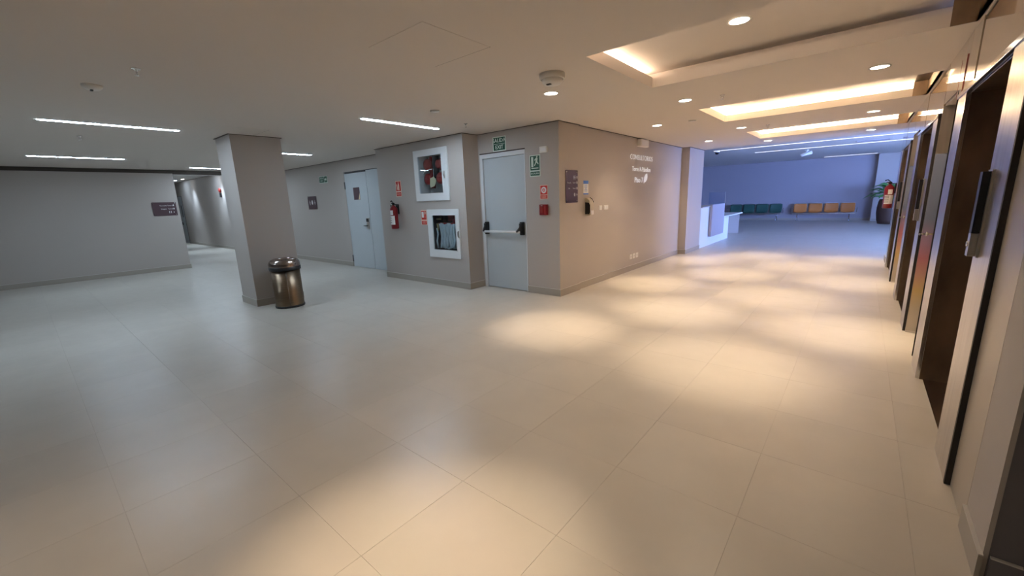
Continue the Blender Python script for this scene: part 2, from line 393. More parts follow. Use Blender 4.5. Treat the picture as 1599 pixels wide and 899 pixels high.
wall('wall_exit', we+[(-5.412, -3.9, YD+0.1, YD+0.2, 0, H)], label='greige wall around the exit door')
wall('wall_consulting', [(-3.9, XC+0.026, YD, 6.195, 0, H), (-3.9, XC, 6.195, 11.44, 0, H)], label='long greige wall with white lettering')
wall('wall_pilaster', [(-4.0, XP, 11.44, YLC, 0, H), (-4.0, XP-0.02, YLC-0.1, YLC, H, HL)], label='narrow greige pilaster before the reception desk')
wall('wall_lounge_left', [(-12.1, -12.0, 12.6, YF, 0, HL), (-12.0, -4.0, 12.6, 12.7, 0, HL)])
wall('wall_far', [(-12.1, 9.1, YF, YF+0.1, 0, HL)], 'lilacpaint', label='long lounge wall behind the waiting seats')
wall('wall_far_column', [(0.42, 1.9, 26.2, YF, 0, HL)], label='lounge column beside the potted plant')
wr = [(9.0, 9.1, a[0], a[1], a[2], a[3]) for a in rects_minus(12.2, YF, 0, HL, [(13.9, 17.9, 0.2, 2.9)])]
wn = [(a[0], a[1], 12.15, 12.25, a[2], a[3]) for a in rects_minus(3.0, 9.1, 0, HL, [(3.4, 8.6, 0.2, 2.9)])]
wall('wall_lounge_right', wr+wn)
win = MB()
for k in range(3):
    y = 13.9+k*2.0; win.box(9.02, 9.08, y-0.03, y+0.03, 0.2, 2.9)
win.box(9.02, 9.08, 13.9, 17.9, 0.2, 0.26).box(9.02, 9.08, 13.9, 17.9, 2.84, 2.9)
wo = struct(win.build('window_1', 'framepaint'), 'wide lounge window letting in blue daylight', 'window')
for k in range(2):
    y = 13.9+k*2.0; MB().box(9.045, 9.05, y+0.03, y+1.97, 0.26, 2.84).build('pane', 'winglass', wo)
wall('wall_near_right', [(XE+0.0156, 5.1, 2.281, 2.399, 0, H)], 'darkgrey', label='dark grey wall face at the near right corner')
wall('wall_behind', [(XL-0.1, 5.1, NB-0.1, NB, 0, H), (5.0, 5.1, NB, 2.3, 0, H)])

win = MB()
for k in range(3):
    x = 3.4+k*2.6; win.box(x-0.03, x+0.03, 12.17, 12.23, 0.2, 2.9)
win.box(3.4, 8.6, 12.17, 12.23, 0.2, 0.26).box(3.4, 8.6, 12.17, 12.23, 2.84, 2.9)
wo = struct(win.build('window_2', 'framepaint'), 'second lounge window behind the lift block', 'window')
for k in range(2):
    x = 3.4+k*2.6; MB().box(x+0.03, x+2.57, 12.195, 12.2, 0.26, 2.84).build('pane', 'winglass', wo)
# lift wall: core, cladding panels, shafts
OP = []      # (y0,y1,z1) openings
for k in range(3):
    b = 3.2*k
    OP.append((3.40+b, 4.646+b, 2.255)); 
    if k < 2: OP.append((5.27+b, 6.16+b, 2.36))
core = MB()
for a in rects_minus(2.4, 12.25, 0, 3.1, [(o[0], o[1], -0.1, o[2]) for o in OP]): core.box(XE+0.016, XE+0.34, a[0], a[1], a[2], a[3])
core.box(XE+0.34, XE+0.5, 2.4, 12.25, 0, 3.1).box(XE+0.5, 3.0, 12.15, 12.25, 0, 3.08)
wrt = struct(core.build('wall_right', 'paint'), 'lift wall clad in polished beige panels', 'wall')
def cladp(y0, y1, z0, z1, m='clad'): return MB().rbox(XE, XE+0.015, y0+0.003, y1-0.003, z0+0.003, z1-0.003, 0.003, 'x').build('cladding_panel', m, wrt)
MB().box(XE, XE+0.0155, 2.28, 2.62, 0, H).build('painted_end', 'paint', wrt)
cladp(2.62, 3.0, 0, H, 'cladmatt')
for k in range(3):
    b = 3.2*k
    cladp(3.0+b, 4.60+b, 2.30, H); MB().box(XE+0.006, XE+0.018, 4.61+b, 4.66+b, 2.30, H).build('black_joint', 'blackgap', wrt)
    cladp(4.67+b, 5.04+b, 2.30, H)
    if k < 2:
        cladp(5.04+b, 5.26+b, 0, H); cladp(5.26+b, 6.18+b, 2.37, H)
    else: cladp(5.04+b, 12.25, 0, H)

# lifts
def make_lift():
    t = thing('lift_portal', 'nearest lift entrance with wide brushed steel frame and call panel', 'lift', (XE, 3.2, 0), '+x')
    t.rotation_euler = (0, 0, 0)
    # local: x into wall (+), y along wall; origin at y=3.2
    o = lambda y: y-3.2
    p = MB(); p.rbox(-0.022, 0.014, o(3.01), o(3.40), 0, 2.255, 0.004, 'z'); p.build('near_frame', 'steel', t)
    MB().box(-0.024, 0.012, o(2.985), o(3.009), 0, 2.30).build('frame_edge', 'blackgap', t, 'black edge strip of the frame')
    p = MB(); p.rbox(-0.022, 0.014, o(4.664), o(5.03), 0, 2.255, 0.004, 'z'); p.build('far_frame', 'steel', t)
    MB().box(-0.024, 0.012, o(4.646), o(4.664), 0, 2.255).build('frame_corner', 'chrome', t)
    MB().rbox(-0.03, 0.014, o(3.01), o(5.03), 2.256, 2.296, 0.005, 'y').build('header', 'chrome', t)
    MB().box(0.0, 0.33, o(4.636), o(4.645), 0, 2.25).build('jamb', 'bronze', t, 'dark brushed metal jamb')
    MB().box(0.0, 0.33, o(3.401), o(3.410), 0, 2.25).build('jamb', 'bronze', t)
    MB().box(0.0, 0.33, o(3.41), o(4.636), 2.243, 2.252).build('soffit', 'bronze', t)
    for y0, y1 in ((3.412, 4.020), (4.026, 4.634)):
        MB().rbox(0.30, 0.335, o(y0), o(y1), 0.006, 2.24, 0.003, 'z').build('lift_door', 'steel', t)
    MB().box(0.02, 0.335, o(3.411), o(4.635), 0, 0.005).build('sill', 'chrome', t)
    cp = MB().rbox(-0.032, -0.022, o(3.262), o(3.355), 1.205, 1.66, 0.004, 'x').build('call_panel', 'steel', t)
    MB().rbox(-0.062, -0.032, o(3.285), o(3.345), 1.335, 1.655, 0.003, 'x').build('display', 'black', cp, 'dark glass display')
    MB().rbox(-0.062, -0.032, o(3.285), o(3.345), 1.21, 1.333, 0.003, 'x').build('button_box', 'steel', cp)
    MB().lathe([(0.0, 0.0), (0.014, 0.0), (0.014, 0.006), (0.0, 0.007)], (-0.068, o(3.315), 1.275), 20, 'x').build('button', 'chrome', cp)
    MB().box(-0.034, -0.022, o(3.258), o(3.359), 1.661, 1.664).build('top_lip', 'whiteplastic', cp)
    return t
l1 = make_lift()
copy_thing(l1, (XE, 6.4, 0), 'second lift entrance from the camera, steel frame reflecting the service door')
copy_thing(l1, (XE, 9.6, 0), 'farthest lift entrance, last steel frame before the lounge')
for k, lab in ((0, 'service shaft door with lever handle between first and second lift'), (1, 'farther service shaft door with lever handle between second and third lift')):
    b = 3.2*k
    t = bpy.data.objects.new('door_%d' % (4+k), None); COL.objects.link(t); t.location = (XE, 5.7+b, 0); struct(t, lab, 'door')
    MB().rbox(0.085, 0.115, -0.425, 0.455, 0.01, 2.35, 0.004, 'z').build('door_leaf', 'clad', t)
    MB().box(-0.004, 0.12, 0.445, 0.459, 0, 2.36).build('reveal', 'steel', t)
    MB().box(-0.003, 0.084, 0.436, 0.4445, 0.02, 1.9).build('reflection_strip', 'grad', t, 'glossy strip painted with a reflection, yellow through red to blue')
    MB().box(-0.006, 0.12, -0.43, -0.426, 0, 2.36).build('reveal', 'blackgap', t)
    h = MB(); h.lathe([(0.0, 0), (0.024, 0), (0.024, 0.012), (0.010, 0.014), (0.010, 0.07)], (0.015, 0.30, 1.10), 16, 'x'); h.tube([(0.02, 0.30, 1.10), (-0.02, 0.30, 1.10), (-0.035, 0.29, 1.10), (-0.035, 0.16, 1.10)], 0.009)
    h.build('lever_handle', 'chrome', t)

# baseboards and dark strips painted as ceiling shadow gaps
def seg(p, q, out, h=0.115, t=0.014):
    """baseboard run between p and q, protruding along out"""
    x0, x1 = sorted((p[0], q[0])); y0, y1 = sorted((p[1], q[1])); ox, oy = out
    if ox: xs = (x0, x0+ox*t) ; return (min(xs), max(xs), y0, y1, 0, h)
    ys = (y0, y0+oy*t); return (x0, x1, min(ys), max(ys), 0, h)
def baseb(name, runs, m='base'):
    a = MB(); b = MB()
    for p, q, out in runs:
        s = seg(p, q, out); a.box(*s); b.box(s[0], s[1], s[2], s[3], s[5], s[5]+0.006)
    o = struct(a.build(name, m), 'low grey-beige tile skirting with pale top edge', 'baseboard'); b.build('top_trim', 'basetop', o); return o
t_ = 0.014
baseb('baseboard_left', [((XL, NB), (XL, 3.07+t_), (1, 0)), ((-29, 3.07), (XL, 3.07), (0, 1))])
baseb('baseboard_ward', [((-26.7, YW), (-10.40, YW), (0, -1))])
baseb('baseboard_center', [((-8.096, YE), (-5.412+t_, YE), (0, -1)), ((-5.412, YE), (-5.412, YD), (1, 0))])
baseb('baseboard_exit', [((-4.344, YD), (-3.68+t_, YD), (0, -1)), ((-3.68, YD), (-3.68, 6.195+t_), (1, 0)), ((XC, 6.195+t_), (XC, 11.44), (1, 0)), ((XC+t_, 11.44), (XP+t_, 11.44), (0, -1)), ((XP, 11.44), (XP, YLC), (1, 0))])
baseb('baseboard_far', [((-12, YF), (0.42, YF), (0, -1)), ((0.42, 26.2), (0.42, YF), (-1, 0)), ((0.42, 26.2), (1.9, 26.2), (0, -1))])
baseb('baseboard_right', [((XE, 2.28-t_), (XE, 2.62), (-1, 0)), ((XE, 11.75), (XE, 12.25), (-1, 0))])
baseb('baseboard_near_right', [((XE+0.02, 2.28), (5.0, 2.28), (0, -1))], 'darkgrey')
KX0, KX1, KY0, KY1 = -8.29, -7.617, 2.365, 3.111
rv = MB(); q = 0.022; z0, z1 = H-0.008, H-0.0005
for b in ((XL, XL+q, NB, 3.07), (-14.9, -8.09, YW-q, YW), (-8.096, -5.412+q, YE-q, YE), (-8.096-q, -8.096, YE-q, YW), (-5.412, -5.412+q, YE, YD), (-5.412, -3.68+q, YD-q, YD), (-3.68, -3.68+q, YD, 6.2), (XC, XC+q, 6.2, 11.44), (XC, XP+q, 11.44-q, 11.44), (XP, XP+q, 11.44, YLC),
          (KX0-q, KX1+q, KY0-q, KY0), (KX0-q, KX1+q, KY1, KY1+q), (KX0-q, KX0, KY0, KY1), (KX1, KX1+q, KY0, KY1)):
    rv.box(*b, z0, z1)
rv.box(XL, XL+0.004, -7, 3.07, 2.67, H); rv.box(XL, XL+0.006, 3.07, YW, 2.645, H)
struct(rv.build('ceiling_gap_shade', 'reveal'), 'dark strip painted as the shadow gap where walls meet the ceiling', 'trim')

# free-standing column
colm = MB().box(KX0, KX1, KY0, KY1, 0, H).build('wall_column', 'paint'); struct(colm, 'square greige column behind the litter bin', 'column')
a = MB(); b = MB(); t = 0.013
for m_, zz0, zz1 in ((a, 0, 0.115), (b, 0.115, 0.121)):
    m_.box(KX0-t, KX1+t, KY0-t, KY0, zz0, zz1).box(KX0-t, KX1+t, KY1, KY1+t, zz0, zz1).box(KX0-t, KX0, KY0, KY1, zz0, zz1).box(KX1, KX1+t, KY0, KY1, zz0, zz1)
a.build('skirting', 'base', colm); b.build('skirting_trim', 'basetop', colm)

# ================================================================== DOORS
# exit door
d = bpy.data.objects.new('door_1', None); COL.objects.link(d); d.location = (-4.86, YD, 0); struct(d, 'pale blue-grey exit door with white push bar', 'door')
x0, x1 = -5.38+4.86, -4.344+4.86
MB().box(x0, x0+0.068, -0.006, 0.09, 0, 2.41).box(x1-0.018, x1, -0.006, 0.09, 0, 2.41).box(x0+0.068, x1-0.018, -0.006, 0.09, 2.34, 2.41).build('door_frame', 'framepaint', d)
MB().rbox(x0+0.073, x1-0.021, 0.012, 0.06, 0.012, 2.334, 0.003).build('door_leaf', 'doorpaint', d)
MB().box(x0+0.068, x1-0.018, 0.055, 0.09, 0, 2.34).build('door_gap', 'black', d)
MB().box(x0, x1, -0.004, 0.0, 2.411, 2.43).build('lintel_gap_shade', 'reveal', d)  # flat dark strip painted for the shadow above the frame
pb = MB().tube([(-0.40, -0.085, 1.055), (0.42, -0.085, 1.055)], 0.021, 14).build('push_bar', 'white', d)
for sx in (-0.405, 0.425):
    mnt = MB(); mnt.rbox(sx-0.032, sx+0.032, -0.045, 0.012, 1.0, 1.225, 0.014)
    mnt.prism([(sx-0.024, 1.20), (sx+0.024, 1.20), (sx+0.026, 1.09), (sx+0.026, 1.03), (sx-0.026, 1.03), (sx-0.026, 1.09)], -0.075, -0.045)
    mnt.tube([(sx, -0.05, 1.18), (sx, -0.08, 1.12), (sx-0.02 if sx < 0 else sx-0.06, -0.088, 1.055)], [0.02, 0.025, 0.027], 12)
    mnt.build('bar_mount', 'black', d, 'black push bar mount')
# ward double door
d = bpy.data.objects.new('door_2', None); COL.objects.link(d); d.location = (-9.35, YW, 0); struct(d, 'pale blue double door with lock plate and dark sign', 'door')
MB().rbox(-1.03, -0.006, -0.004, 0.04, 0.008, 2.41, 0.003).build('door_leaf', 'doorpaint', d)
MB().rbox(0.006, 0.64, -0.004, 0.04, 0.008, 2.44, 0.003).build('door_leaf', 'doorpaint', d, 'narrower fixed leaf')
MB().box(-1.05, 0.65, 0.03, 0.05, 0, 2.46).build('door_gap', 'black', d)
pl = MB().rbox(-0.155, -0.05, -0.022, -0.004, 1.02, 1.29, 0.006).build('lock_plate', 'steel', d)
MB().rbox(-0.14, -0.065, -0.04, -0.022, 1.20, 1.28, 0.01).build('card_reader', 'black', pl)
MB().tube([(-0.10, -0.022, 1.10), (-0.10, -0.06, 1.10), (-0.24, -0.062, 1.10)], 0.010).build('lever_handle', 'black', pl)
for z in (0.22, 2.12):
    MB().tube([(-1.032, -0.012, z-0.09), (-1.032, -0.012, z+0.09)], 0.012, 8).build('hinge', 'black', d)
# corridor door
d = bpy.data.objects.new('door_3', None); COL.objects.link(d); d.location = (-27.15, YW, 0); struct(d, 'pale door with small window far down the corridor', 'door')
MB().rbox(-0.39, 0.37, 0.0, 0.04, 0.01, 2.40, 0.003).build('door_leaf', 'doorpaint', d)
MB().box(-0.40, -0.385, -0.01, 0.05, 0, 2.42).box(0.375, 0.40, -0.01, 0.05, 0, 2.42).box(-0.385, 0.375, -0.01, 0.05, 2.402, 2.42).build('door_frame', 'black', d)
MB().box(-0.05, 0.12, -0.004, 0.0, 1.35, 1.95).build('vision_panel', 'black', d)
MB().box(-0.34, -0.22, -0.03, 0.0, 0.95, 1.08).build('door_handle', 'black', d)

# ================================================================== HOSE CABINETS
def cabinet_frame(t, X0, X1, Z0, Z1, g0, g1, h0, h1):
    m = MB(); y0, y1 = -0.03, -0.002
    m.rbox(X0, g0, y0, y1, Z0, Z1, 0.003).rbox(g1, X1, y0, y1, Z0, Z1, 0.003).box(g0, g1, y0, y1, Z0, h0).box(g0, g1, y0, y1, h1, Z1)
    m.build('door_frame', 'white', t)
    b = 0.012
    MB().box(g0, g0+b, -0.036, -0.03, h0, h1).box(g1-b, g1, -0.036, -0.03, h0, h1).box(g0, g1, -0.036, -0.03, h0, h0+b).box(g0, g1, -0.036, -0.03, h1-b, h1).build('glazing_bead', 'white', t)
    MB().box(g0, g1, -0.018, -0.014, h0, h1).build('pane', 'glass', t)
    zc = (h0+h1)/2-0.03
    MB().rbox(g1+0.045, g1+0.07, -0.045, -0.03, zc-0.06, zc+0.07, 0.005).tube([(g1+0.057, -0.045, zc-0.04), (g1+0.057, -0.06, zc-0.02), (g1+0.057, -0.06, zc+0.05), (g1+0.057, -0.045, zc+0.06)], 0.006).build('latch', 'steel', t)
def lining(t, n, m, yb=0.29):
    x0, x1, z0, z1 = n[0]-t.location.x, n[1]-t.location.x, n[2]-t.location.z, n[3]-t.location.z
    MB().box(x0, x1, yb-0.01, yb, z0, z1).box(x0, x0+0.004, 0, yb, z0, z1).box(x1-0.004, x1, 0, yb, z0, z1).box(x0, x1, 0, yb, z0, z0+0.004).box(x0, x1, 0, yb, z1-0.004, z1).build('back_box', m, t)
def valve(t, x, z, r=0.075, y=0.12, m='darkred'):
    v = MB(); v.lathe([(0, -0.06), (r*0.6, -0.06), (r, -0.045), (r, 0.0), (r*0.65, 0.01), (r*0.55, 0.10), (0, 0.10)], (x, y, z), 24, 'y')
    v.lathe([(r*0.45, -0.11), (r*0.45, 0.11)], (x, y+0.05, z), 16, 'z'); return v.build('valve', m, t)
t = thing('fire_inlet_cabinet', 'upper white framed glass wall cabinet holding red valves and a card tag', 'cabinet', (-6.29, YE, 2.11))
cabinet_frame(t, -6.778+6.29, -5.81+6.29, 1.642-2.11, 2.588-2.11, -6.655+6.29, -5.952+6.29, 1.772-2.11, 2.48-2.11)
lining(t, N1, 'niche', 0.27)
valve(t, -0.19, 0.21, 0.10, 0.09); valve(t, -0.19, -0.06, 0.105, 0.09); valve(t, 0.17, -0.06, 0.105, 0.09); valve(t, 0.14, 0.20, 0.08, 0.09)
MB().tube([(-0.18, 0.17, -0.23), (-0.18, 0.17, 0.36)], 0.045, 16).build('riser_pipe', 'darkred', t)
MB().tube([(0.17, 0.17, -0.16), (0.17, 0.17, 0.36)], 0.045, 16).build('riser_pipe', 'darkred', t)
MB().tube([(-0.01, 0.12, -0.05), (-0.01, 0.12, 0.36)], 0.06, 16).build('hose_coupling', 'black', t)
MB().tube([(-0.37, 0.1, 0.06), (-0.28, 0.06, 0.10), (-0.12, 0.04, 0.115), (-0.04, 0.05, 0.12)], 0.008).build('seal_cord', 'paper', t)
MB().tube([(0.03, 0.02, 0.12), (0.03, 0.02, -0.02)], 0.003).build('tag_string', 'paper', t)
MB().add([(-0.07, 0.012, -0.05), (0.02, 0.012, -0.03), (0.04, 0.012, -0.20), (-0.09, 0.012, -0.22), (-0.07, 0.016, -0.05), (0.02, 0.016, -0.03), (0.04, 0.016, -0.20), (-0.09, 0.016, -0.22)], [(0,1,2,3),(7,6,5,4),(0,4,5,1),(1,5,6,2),(2,6,7,3),(3,7,4,0)]).build('card_tag', 'card', t)
MB().add([(0.03, 0.006, -0.01), (0.11, 0.006, -0.10), (0.05, 0.006, -0.20), (0.0, 0.006, -0.10), (0.03, 0.009, -0.01), (0.11, 0.009, -0.10), (0.05, 0.009, -0.20), (0.0, 0.009, -0.10)], [(0,1,2,3),(7,6,5,4),(0,4,5,1),(1,5,6,2),(2,6,7,3),(3,7,4,0)]).build('card_tag', 'card', t)
t = thing('fire_hose_cabinet', 'lower white framed glass wall cabinet with folded grey fire hose', 'cabinet', (-6.04, YE, 1.02))
cabinet_frame(t, -6.487+6.04, -5.595+6.04, 0.56-1.02, 1.48-1.02, -6.35+6.04, -5.672+6.04, 0.70-1.02, 1.378-1.02)
lining(t, N2, 'nichedark', 0.27)
MB().box(-0.24, 0.22, 0.06, 0.12, 0.17, 0.20).build('hose_rack', 'darkred', t)
for k in range(13):
    x = -0.20+k*0.033; mm = MB(); n = 9; vs = []
    dx = 0.02*math.sin(k*1.7)
    for j in range(n):
        u = j/(n-1); z = 0.185-0.47*u+0.012*math.sin(k); xx = x+dx*u+0.05*math.sin(u*PI)*(0.5-k/13)
        yy = 0.075+0.015*math.sin(k*2.1+u*3)
        vs += [(xx-0.004, yy-0.035, z), (xx+0.02, yy-0.02, z), (xx+0.02, yy+0.05, z), (xx-0.004, yy+0.04, z)]
    fs = [(4*j+a_, 4*j+(a_+1) % 4, 4*j+4+(a_+1) % 4, 4*j+4+a_) for j in range(n-1) for a_ in range(4)]+[(0,1,2,3), (4*n-1, 4*n-2, 4*n-3, 4*n-4)]
    mm.add(vs, fs, True); mm.build('hose_fold', 'hose', t)
MB().tube([(0.24, 0.05, 0.18), (0.22, 0.04, 0.05), (0.27, 0.035, -0.10), (0.22, 0.03, -0.24), (0.05, 0.03, -0.29)], 0.018, 10).build('hose_end', 'hose', t)
MB().tube([(-0.27, 0.05, 0.10), (-0.25, 0.05, -0.02), (-0.28, 0.04, -0.15), (-0.26, 0.04, -0.29)], 0.018, 10).build('hose_tail', 'hose', t)
v = MB(); v.lathe([(0, -0.06), (0.045, -0.06), (0.05, -0.02), (0.04, 0.08), (0, 0.08)], (0.25, 0.09, 0.24), 20, 'y'); v.tube([(0.25, 0.1, 0.36), (0.25, 0.1, 0.14)], 0.03, 14); v.build('hose_valve', 'red', t)
MB().tube([(-0.24, 0.05, 0.05), (-0.24, 0.05, 0.19)], [0.012, 0.028], 14).build('nozzle', 'brass', t)
MB().tube([(-0.30, 0.08, 0.27), (-0.18, 0.08, 0.27)], 0.016, 12).build('coupling', 'brass', t)
MB().box(-0.10, 0.05, 0.2, 0.24, 0.22, 0.34).build('bracket', 'darkred', t)

# ================================================================== EXTINGUISHERS
def extinguisher(loc, face, label, ang=0.0):
    t = thing('fire_extinguisher', label, 'extinguisher', loc, face, 'red fire extinguishers')
    c = (0, -0.115, 0); R = 0.078
    MB().lathe([(0, 0.0), (R-0.012, 0.0), (R, 0.012), (R, 0.40), (R-0.006, 0.425), (R-0.03, 0.455), (0.026, 0.47), (0.022, 0.485), (0, 0.485)], c, 32).build('cylinder', 'red', t)
    MB().lathe([(0, 0.485), (0.028, 0.485), (0.030, 0.52), (0.016, 0.535), (0, 0.535)], c, 16).build('valve_head', 'black', t)
    MB().tube([(c[0]-0.02, c[1], 0.535), (c[0]+0.02, c[1]-0.045, 0.575), (c[0]+0.045, c[1]-0.085, 0.56)], 0.010).tube([(c[0]-0.01, c[1], 0.525), (c[0]+0.03, c[1]-0.06, 0.52)], 0.009).build('handle', 'black', t)
    MB().lathe([(0, 0), (0.018, 0), (0.018, 0.014), (0, 0.015)], (c[0], c[1]-0.045, 0.50), 16, 'y').build('gauge', 'chrome', t)
    MB().tube([(c[0]-0.02, c[1], 0.51), (c[0]-0.085, c[1], 0.49), (c[0]-0.098, c[1], 0.40), (c[0]-0.096, c[1], 0.2), (c[0]-0.09, c[1], 0.10)], 0.010).build('hose', 'black', t)
    def patch(z0, z1, a0, a1, m, r, nm, lab): MB().lathe([(r, z0), (r, z1)], c, 12, 'z', a0+ang, a1+ang).build(nm, m, t, lab)
    patch(0.09, 0.27, -PI/2-0.9, -PI/2+1.05, 'paper', R+0.0012, 'label_sticker', 'white instruction sticker')
    patch(0.285, 0.38, -PI/2-0.25, -PI/2+0.7, 'paper', R+0.0012, 'label_sticker', 'small white sticker')
    for zz in (0.125, 0.165, 0.205, 0.24):
        patch(zz, zz+0.012, -PI/2-0.9, -PI/2+0.1, 'black', R+0.0024, 'print_line', None)
    MB().box(-0.03, 0.03, -0.04, 0.0, 0.30, 0.50).tube([(0, -0.02, 0.495), (0, -0.115, 0.495)], 0.008).build('bracket', 'black', t)
    return t
extinguisher((-7.455, YE, 1.10), '-y', 'red extinguisher on greige wall below red sign, beside the glass cabinets')
extinguisher((XE, 11.60, 1.15), '-x', 'red extinguisher at far end of lift wall, in front of plant', PI/2)

# ================================================================== SIGNS
def plate(t, w_, h_, m, th=0.003, name='panel', b=0.004, x=0, z=0, y=0, label=None):
    return MB().rbox(x-w_/2, x+w_/2, -y-th, -y, z-h_/2, z+h_/2, b).build(name, m, t, label)
def at(xa, xb, za, zb): return ((xa+xb)/2, (za+zb)/2, abs(xb-xa), abs(zb-za))
# exit sign above door
X, Z, W, Hh = at(-5.045, -4.748, 2.432, 2.675)
t = thing('exit_sign', 'green SALIDA EXIT sign above the exit door', 'sign', (X, YD, Z))
plate(t, W, Hh, 'lumi', 0.004, 'border'); plate(t, W-0.035, Hh-0.035, 'green', 0.002, 'face', y=0.004)
text('lettering', 'SALIDA', 0.088, 'lumi', t, 0, 0.055, 0.0068, bold=0.001); text('lettering', 'EXIT', 0.088, 'lumi', t, 0, -0.055, 0.0068, bold=0.001)
MB().box(-0.12, 0.12, -0.0072, -0.0062, -0.003, 0.003).build('rule', 'lumi', t)
# stairs sign
X, Z, W, Hh = at(-4.25, -4.035, 1.96, 2.30)
t = thing('stairs_sign', 'green ESCALERA stairs sign right of the exit door', 'sign', (X, YD, Z))
plate(t, W, Hh, 'lumi', 0.004, 'border'); plate(t, W-0.03, 0.225, 'green', 0.002, 'face', y=0.004, z=0.043); plate(t, W-0.03, 0.065, 'green', 0.002, 'face', y=0.004, z=-0.122)
m = MB(); y0, y1 = -0.0072, -0.0062
m.box(-0.07, -0.03, y0, y1, -0.02, 0.14); m.box(-0.07, 0.07, y0, y1, -0.045, -0.03)
m.prism([(-0.015, 0.0), (0.0, 0.0), (0.03, 0.05), (0.065, 0.02), (0.075, 0.03), (0.05, 0.065), (0.06, 0.115), (0.03, 0.125), (-0.01, 0.09), (0.0, 0.08), (0.02, 0.095), (0.012, 0.05)], y0, y1); m.disc((0.045, y0, 0.138), 0.014, 14, 'y')
m.build('stair_pictogram', 'lumi', t); text('lettering', 'ESCALERA', 0.036, 'lumi', t, 0, -0.122, 0.0068)
# small white box
t = thing('emergency_light', 'small white box on the wall above the stairs sign, right side', 'light', (-3.96, YD, 2.365))
plate(t, 0.135, 0.095, 'whiteplastic', 0.03, 'housing', 0.008); plate(t, 0.10, 0.05, 'paper', 0.003, 'lens', y=0.03)
# alarm sign
X, Z, W, Hh = at(-4.052, -3.897, 1.591, 1.82)
t = thing('alarm_sign', 'red alarm button sign above the red call point', 'sign', (X, YD, Z))
plate(t, W, Hh, 'salmon', 0.004, 'border'); plate(t, W-0.02, 0.14, 'redsign', 0.002, 'face', y=0.004, z=0.033); plate(t, W-0.02, 0.055, 'redsign', 0.002, 'face', y=0.004, z=-0.075)
MB().lathe([(0.026, 0), (0.052, 0)], (0, -0.0068, 0.033), 28, 'y').disc((0, -0.0068, 0.033), 0.012, 20, 'y').build('alarm_pictogram', 'paper', t)
text('lettering', 'ALARMA', 0.026, 'salmon', t, 0, -0.066, 0.0068); text('lettering', 'INCENDIO', 0.02, 'salmon', t, 0, -0.088, 0.0068)
# call point
t = thing('fire_call_point', 'red manual call point box under the alarm sign', 'alarm', (-3.97, YD, 1.425))
plate(t, 0.145, 0.17, 'red', 0.045, 'housing', 0.01)
MB().rbox(-0.055, 0.005, -0.052, -0.045, -0.05, 0.055, 0.004).build('pull_lever', 'darkred', t); text('lettering', 'FIRE', 0.024, 'paper', t, -0.025, 0.066, 0.0462)
MB().box(0.03, 0.055, -0.05, -0.045, -0.07, 0.07).build('hinge_guard', 'darkred', t)
# extinguisher sign, hose sign
X, Z, W, Hh = at(-7.475, -7.282, 1.752, 2.074)
t = thing('extinguisher_sign', 'red sign with white extinguisher pictogram above the wall extinguisher', 'sign', (X, YE, Z))
plate(t, W, Hh, 'salmon', 0.004, 'border'); plate(t, W-0.035, 0.19, 'redsign', 0.002, 'face', y=0.004, z=0.048); plate(t, W-0.035, 0.075, 'redsign', 0.002, 'face', y=0.004, z=-0.108)
MB().prism([(-0.012, -0.03), (0.03, -0.03), (0.03, 0.08), (0.018, 0.10), (0.0, 0.10), (-0.012, 0.08)], -0.0072, -0.0062).box(-0.005, 0.02, -0.0072, -0.0062, 0.105, 0.125).box(-0.05, -0.03, -0.0072, -0.0062, -0.02, 0.09).build('pictogram', 'salmon', t)
text('lettering', 'EXTINTOR', 0.028, 'salmon', t, 0, -0.108, 0.0068)
X, Z, W, Hh = at(-6.71, -6.53, 1.177, 1.47)
t = thing('hose_sign', 'red and white fire hose sign left of the lower cabinet', 'sign', (X, YE, Z))
plate(t, W, Hh, 'salmon', 0.004, 'border'); plate(t, W-0.03, 0.17, 'redsign', 0.002, 'face', y=0.004, z=0.045); plate(t, W-0.03, 0.07, 'redsign', 0.002, 'face', y=0.004, z=-0.10)
MB().box(-0.06, 0.0, -0.0072, -0.0062, 0.0, 0.11).build('pictogram', 'paper', t)
MB().lathe([(0.014, 0), (0.026, 0)], (0.04, -0.0068, 0.09), 20, 'y').box(0.037, 0.043, -0.0072, -0.0062, -0.01, 0.07).build('pictogram', 'salmon', t)
text('lettering', 'GABINETE', 0.024, 'salmon', t, 0, -0.088, 0.0068); text('lettering', 'INCENDIO', 0.02, 'salmon', t, 0, -0.115, 0.0068)
# green direction sign on ward wall
X, Z, W, Hh = at(-11.756, -11.286, 2.25, 2.435)
t = thing('exit_direction_sign', 'small green SALIDA direction sign with arrow on the ward wall', 'sign', (X, YW, Z))
plate(t, W, Hh, 'lumi', 0.004, 'border'); plate(t, 0.27, Hh-0.03, 'green', 0.002, 'face', y=0.004, x=-0.085); plate(t, 0.15, Hh-0.03, 'green', 0.002, 'face', y=0.004, x=0.145)
text('lettering', 'SALIDA', 0.062, 'lumi', t, -0.085, 0.035, 0.0068); text('lettering', 'EXIT', 0.062, 'lumi', t, -0.085, -0.035, 0.0068)
MB().prism([(0.20, 0.0), (0.15, 0.05), (0.15, 0.02), (0.09, 0.02), (0.09, -0.02), (0.15, -0.02), (0.15, -0.05)], -0.0072, -0.0062).build('arrow', 'lumi', t)
